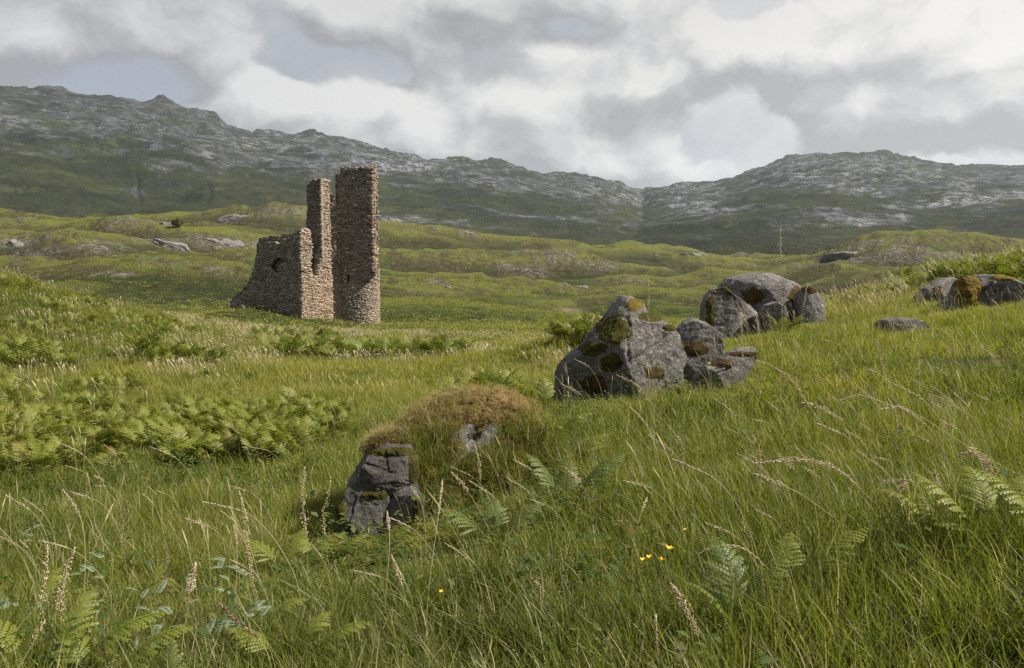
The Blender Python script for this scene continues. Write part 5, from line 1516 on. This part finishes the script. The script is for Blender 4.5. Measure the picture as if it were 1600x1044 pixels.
ST = [
 ([(1520, 990), (1440, 860), (1370, 790), (1310, 735), (1255, 718), (1180, 724)], 3.4, 'long arching stalk whose tan head sweeps left above the dark hollow', .36, .011, 110),
 ([(1470, 975), (1400, 890), (1330, 830), (1260, 778), (1215, 755), (1178, 740)], 3.5, 'thin arching stalk just under the long sweeping head', .16, .010, 50),
 ([(1480, 900), (1420, 790), (1360, 710), (1320, 660), (1270, 632), (1250, 630)], 4.4, 'slanting stalk with its head lying flat above the middle of the slope', .2, .012, 60),
 ([(1300, 690), (1262, 632), (1240, 598), (1210, 574), (1183, 564)], 4.6, 'curved pale stalk arching left beside the flat mossy rock', .42, .010, 80),
 ([(1400, 650), (1370, 625), (1340, 618), (1310, 626)], 4.8, 'feathery brown head arching over the slope grass', .7, .010, 60),
 ([(1580, 740), (1500, 690), (1450, 658), (1432, 648), (1405, 636), (1374, 640)], 4.2, 'pale green stalk slanting up left to a drooping tip', .2, .010, 55),
 ([(1475, 830), (1455, 795), (1440, 765), (1425, 752), (1410, 760), (1395, 782)], 3.7, 'hooked stalk with a tan head hanging down to the left', .25, .012, 60),
 ([(1495, 900), (1485, 820), (1470, 775), (1460, 735)], 3.5, 'thick upright buff head standing among the slanting stalks', .5, .014, 110),
 ([(1590, 800), (1560, 755), (1540, 722), (1515, 704), (1497, 714)], 3.6, 'fluffy cream head nodding left near the right border', .5, .020, 130),
 ([(1570, 830), (1552, 790), (1542, 765)], 3.7, 'small tan head below the fluffy cream one', .7, .010, 50),
 ([(1615, 800), (1598, 765), (1583, 738)], 3.6, 'buff head leaning in from the right border', .7, .012, 60),
 ([(1540, 900), (1490, 820), (1440, 850), (1400, 845), (1358, 846)], 3.4, 'cream head lying level above a single yellow flower', .28, .012, 70),
 ([(1105, 1040), (1092, 1000), (1072, 950), (1048, 912)], 2.75, 'fat brown head leaning left over the bottom grass', .65, .014, 110),
 ([(1070, 900), (1080, 880), (1105, 858), (1140, 853), (1170, 862), (1196, 886)], 3.2, 'hoop shaped brown stalk bending right beyond the yellow flowers', .5, .006, 60),
 ([(1300, 1060), (1318, 1010), (1335, 975)], 2.7, 'dry stalk forking at the bottom right', .3, .012, 30),
 ([(1030, 1050), (1026, 1000), (1024, 960)], 2.7, 'short dark stalk at the bottom border right of centre', .6, .006, 30),
 ([(385, 830), (383, 805), (374, 768)], 3.7, 'bushy buff seed head standing left of the dark rock', .75, .013, 90),
 ([(482, 900), (478, 830), (474, 790), (476, 730)], 4.0, 'tall open seed head beside the dark rock edge', .5, .016, 60),
 ([(505, 810), (512, 780), (517, 745)], 4.4, 'small pale seed head touching the dark rock outline', .6, .012, 40),
 ([(285, 1020), (293, 950), (300, 905), (305, 880)], 3.0, 'straight pale stalk with a short head in the left foreground', .28, .012, 60),
 ([(66, 960), (70, 905), (74, 852)], 3.0, 'brownish upright head left of the tall pair', .62, .010, 70),
 ([(94, 960), (98, 915), (108, 880), (117, 856)], 3.0, 'large buff seed head leaning right in the left foreground', .72, .014, 100),
 ([(50, 1020), (58, 985), (70, 970)], 2.75, 'short pale head over the corner fern', .5, .010, 40),
 ([(172, 1050), (176, 1030), (182, 1017)], 2.62, 'bright straw head cut by the bottom border', .8, .010, 40),
 ([(430, 1060), (410, 1005), (370, 970), (340, 940)], 2.65, 'dark purplish stem slanting left across the bottom left', .4, .007, 60, True),
 ([(190, 840), (196, 805), (205, 775)], 4.0, 'reddish dock like spike in the left meadow', .6, .010, 60, True),
 ([(258, 900), (260, 870), (258, 845)], 3.6, 'rusty red spike in the dark left hollow', .6, .009, 50, True),
 ([(770, 840), (745, 790), (722, 756), (705, 738)], 4.6, 'stalk leaning left across the mossy flank of the turf topped rock', .3, .011, 50),
 ([(752, 770), (748, 720), (740, 690)], 5.0, 'slim upright pale head in front of the small grey rock patch', .45, .010, 50),
 ([(640, 960), (625, 905), (612, 868)], 3.5, 'brown stalk leaning left below the dark rock', .4, .008, 40),
 ([(1014, 500), (1014, 465), (1013, 430)], 7.6, 'tall slim head rising past the tip of the pointed boulder', .6, .014, 60, False),
 ([(1220, 620), (1221, 500), (1220, 420), (1219, 355)], 6.2, 'tallest thin stem crossing the skyline above the domed boulder', .16, .010, 30),
 ([(1160, 640), (1160, 560), (1158, 500)], 6.5, 'straight stalk in front of the sloping mossy rock', .35, .014, 50),
 ([(1245, 580), (1252, 500), (1262, 440)], 7.0, 'leaning stem right of the tallest thin stem', .2, .010, 30),
 ([(1305, 520), (1303, 470), (1302, 430)], 9.0, 'pale fluffy spike right of the small lumpy rock', .6, .020, 60),
 ([(1276, 450), (1280, 400), (1284, 370)], 9.5, 'dark upright plume against the moor hill', .7, .018, 50, True),
 ([(1408, 470), (1410, 420), (1407, 395)], 9.0, 'white tipped head bending over the bracken crest', .4, .018, 40),
 ([(1384, 600), (1376, 560), (1368, 530)], 6.0, 'pale twisted head before the small flat stone', .5, .012, 50),
 ([(1436, 600), (1436, 575), (1432, 548)], 5.8, 'short white head left of the heathery bank', .7, .012, 40),
 ([(1475, 650), (1462, 630), (1450, 615)], 5.2, 'tan head leaning left under the heathery bank', .7, .012, 50),
 ([(1188, 720), (1186, 700), (1176, 680)], 4.5, 'small pinkish head above the long sweeping one', .8, .012, 50),
 ([(1066, 700), (1056, 680), (1042, 664)], 5.0, 'pale head in the grass below the pointed boulder', .7, .012, 40),
]
for a_ in ST:
    stalk(*a_[:3], head=a_[3], fat=a_[4], n=a_[5], red=(len(a_) > 6 and a_[6]))
# many more alike, shared meshes
g = np.random.default_rng(77)
protos = []
for i in range(6):
    L = g.uniform(.5, .75); bend = g.uniform(.1, .45)
    c_ = curve_pts([(0, 0, 0), (-.02 * L, 0, .4 * L), (-.12 * L - bend * .2 * L, .02, .75 * L), (-.25 * L - bend * .6 * L, .03, (1 - .25 * bend) * L)], 26)
    V, Q = tube(c_, .0014, .0008)
    s_me = make_mesh('stem', V, Q, m_stem, True)
    V, Q, B_ = head_mesh(c_[int(26 * g.uniform(.72, .85)):], g.uniform(.006, .014), g, 80, .0095)
    protos.append((s_me, make_mesh('seed_head', V, Q, m_head, False, {'br': B_})))
zones = [(1180, 1330, 3.2, 5.5, 12, 'slender straw stalk under the long arching tan head'), (1330, 1460, 3.4, 6.5, 16, 'slender straw stalk among the slanting stalks of the right slope'), (1460, 1600, 3.4, 7, 14, 'slender straw stalk by the right border below the heathery bank'),
         (1190, 1380, 7, 11, 14, 'pale seeding stalk between the flat mossy rock and the small flat stone'), (1300, 1490, 11, 15, 16, 'pale seeding stalk in the high grass behind the small flat stone'), (1470, 1600, 8.5, 12.5, 10, 'pale seeding stalk in front of the border boulder'),
         (870, 1060, 6, 9, 10, 'slender stalk in the grass just below the pointed boulder'), (860, 1120, 3.4, 5, 8, 'slender stalk around the lone arching fern'), (540, 820, 2.9, 4.4, 8, 'slender stalk in the grass below the turf topped rock'),
         (330, 520, 3.4, 5, 9, 'slender stalk in the grass left of the dark rock face'), (0, 200, 3.2, 5, 9, 'slender stalk above the corner ferns'), (100, 480, 5, 7.5, 14, 'slender stalk between the bracken bed and the silverweed')]
for (p0, p1, r0, r1, n, lab) in zones:
    for i in range(n):
        px, r = g.uniform(p0, p1), math.sqrt(g.uniform(r0 * r0, r1 * r1))
        o = place(px, r)
        if on_rock(np.array([o[0]]), np.array([o[1]]))[0]: continue
        s_me, h_me = protos[g.integers(0, 6)]
        e = empty('grass_stalk', o)
        e.rotation_euler = (g.normal(0, .1), g.normal(0, .12), g.normal(0, .7))
        e.scale = [g.uniform(.7, 1.15)] * 3
        tag(e, lab, 'grass stalk', lab.replace('stalk', 'stalks', 1))
        link('stem', s_me, e); link('seed_head', h_me, e)['kind'] = 'stuff'

# yellow flowers --------------------------------------------------------
m_petal, t = new_mat('yellow_petal')
finish_leaf(t, t.mix(t.noise(t.pos(), 90, 2), (0.88, 0.62, 0.02), (0.85, 0.48, 0.01)), 0.25, 0.4, 0.05, (1, .9, .4))
def flower(px, py, Y, label, size=.014):
    top = P(px, py, Y)
    foot = np.array([top[0] + .02, top[1] + .02, float(H(top[0], top[1]))])
    g = np.random.default_rng(int(px + py * 3))
    e = empty('yellow_flower', foot)
    tag(e, label, 'flower', 'yellow wild flowers in the meadow')
    V, Q = tube(curve_pts([np.zeros(3), (top - foot) * .6 + np.array([.01, 0, 0]), top - foot], 8), .0013, .001)
    link('stem', make_mesh('stem', V, Q, m_grass_stem, True), e)
    for i in range(5):
        a = i * 1.2566 + g.uniform(-.3, .3); up = g.uniform(.2, .7)
        d = np.array([math.cos(a), math.sin(a), up]); s = np.array([-math.sin(a), math.cos(a), 0])
        V = [(0, 0, -.002), d * size * .6 + s * size * .42, d * size * 1.05 + np.array([0, 0, size * .2]), d * size * .6 - s * size * .42, d * size * .6 + np.array([0, 0, -.3 * size])]
        link('petal', make_mesh('petal', V, np.array([(0, 1, 4), (1, 2, 4), (2, 3, 4), (3, 0, 4)]), m_petal), e, top - foot)
m_grass_stem, t = new_mat('flower_stem')
finish(t, t.mix(t.noise(t.pos(), 8, 2), (0.06, 0.10, 0.02), (0.10, 0.13, 0.03)), 0.7)
FLW = [(1047, 857, 3.2, 'topmost of the four yellow flowers close together by the dark hollow', .018), (1005, 875, 3.2, 'leftmost of the four yellow flowers close together', .014), (1015, 871, 3.22, 'yellow flower pressed against the leftmost of the four', .014), (1034, 875, 3.2, 'yellow flower just below the topmost of the four', .014),
       (1071, 828, 3.4, 'tiny yellow flower above and right of the group of four', .009), (1384, 853, 3.3, 'single bright yellow flower under the level cream head', .014), (690, 925, 3.0, 'small yellow flower in the grass below the turf topped rock', .010), (1109, 568, 9.0, 'yellow flower between the pointed boulder and the flat rock', .022), (1488, 858, 3.4, 'small orange yellow flower beside the thin arching fern', .010)]
for a_ in FLW: flower(*a_)

# one dark bush on the far moor
m_bush = leaf_material('bush_leaf', (0.020, 0.040, 0.012), (0.035, 0.06, 0.016), (0.05, 0.07, 0.02))
hb = hit(277, 356)
if hb is not None:
    g = np.random.default_rng(5)
    e = empty('bush', hb); tag(e, 'lone dark round bush on the moor skyline left of the castle', 'bush')
    n = 900; d = g.normal(size=(n, 3)); d /= np.linalg.norm(d, axis=1)[:, None]
    c_ = d * (g.random((n, 1)) ** .4) * np.array([2.1, 1.8, 1.5]) + np.array([0, 0, 1.6])
    a, b = g.normal(0, .16, (n, 3)), g.normal(0, .16, (n, 3))
    V = np.stack([c_ - a, c_ + b, c_ + a, c_ - b], 1).reshape(-1, 3)
    link('crown', make_mesh('crown', V, np.arange(4 * n).reshape(-1, 4), m_bush, False, {'br': np.repeat(g.random(n), 4), 'h': np.zeros(4 * n)}), e)
    V, Q = tube(np.array([(0, 0, -.3), (0.05, 0, .6), (0, 0, 1.6)]), .16, .08)
    link('trunk', make_mesh('trunk', V, Q, m_stipe), e)
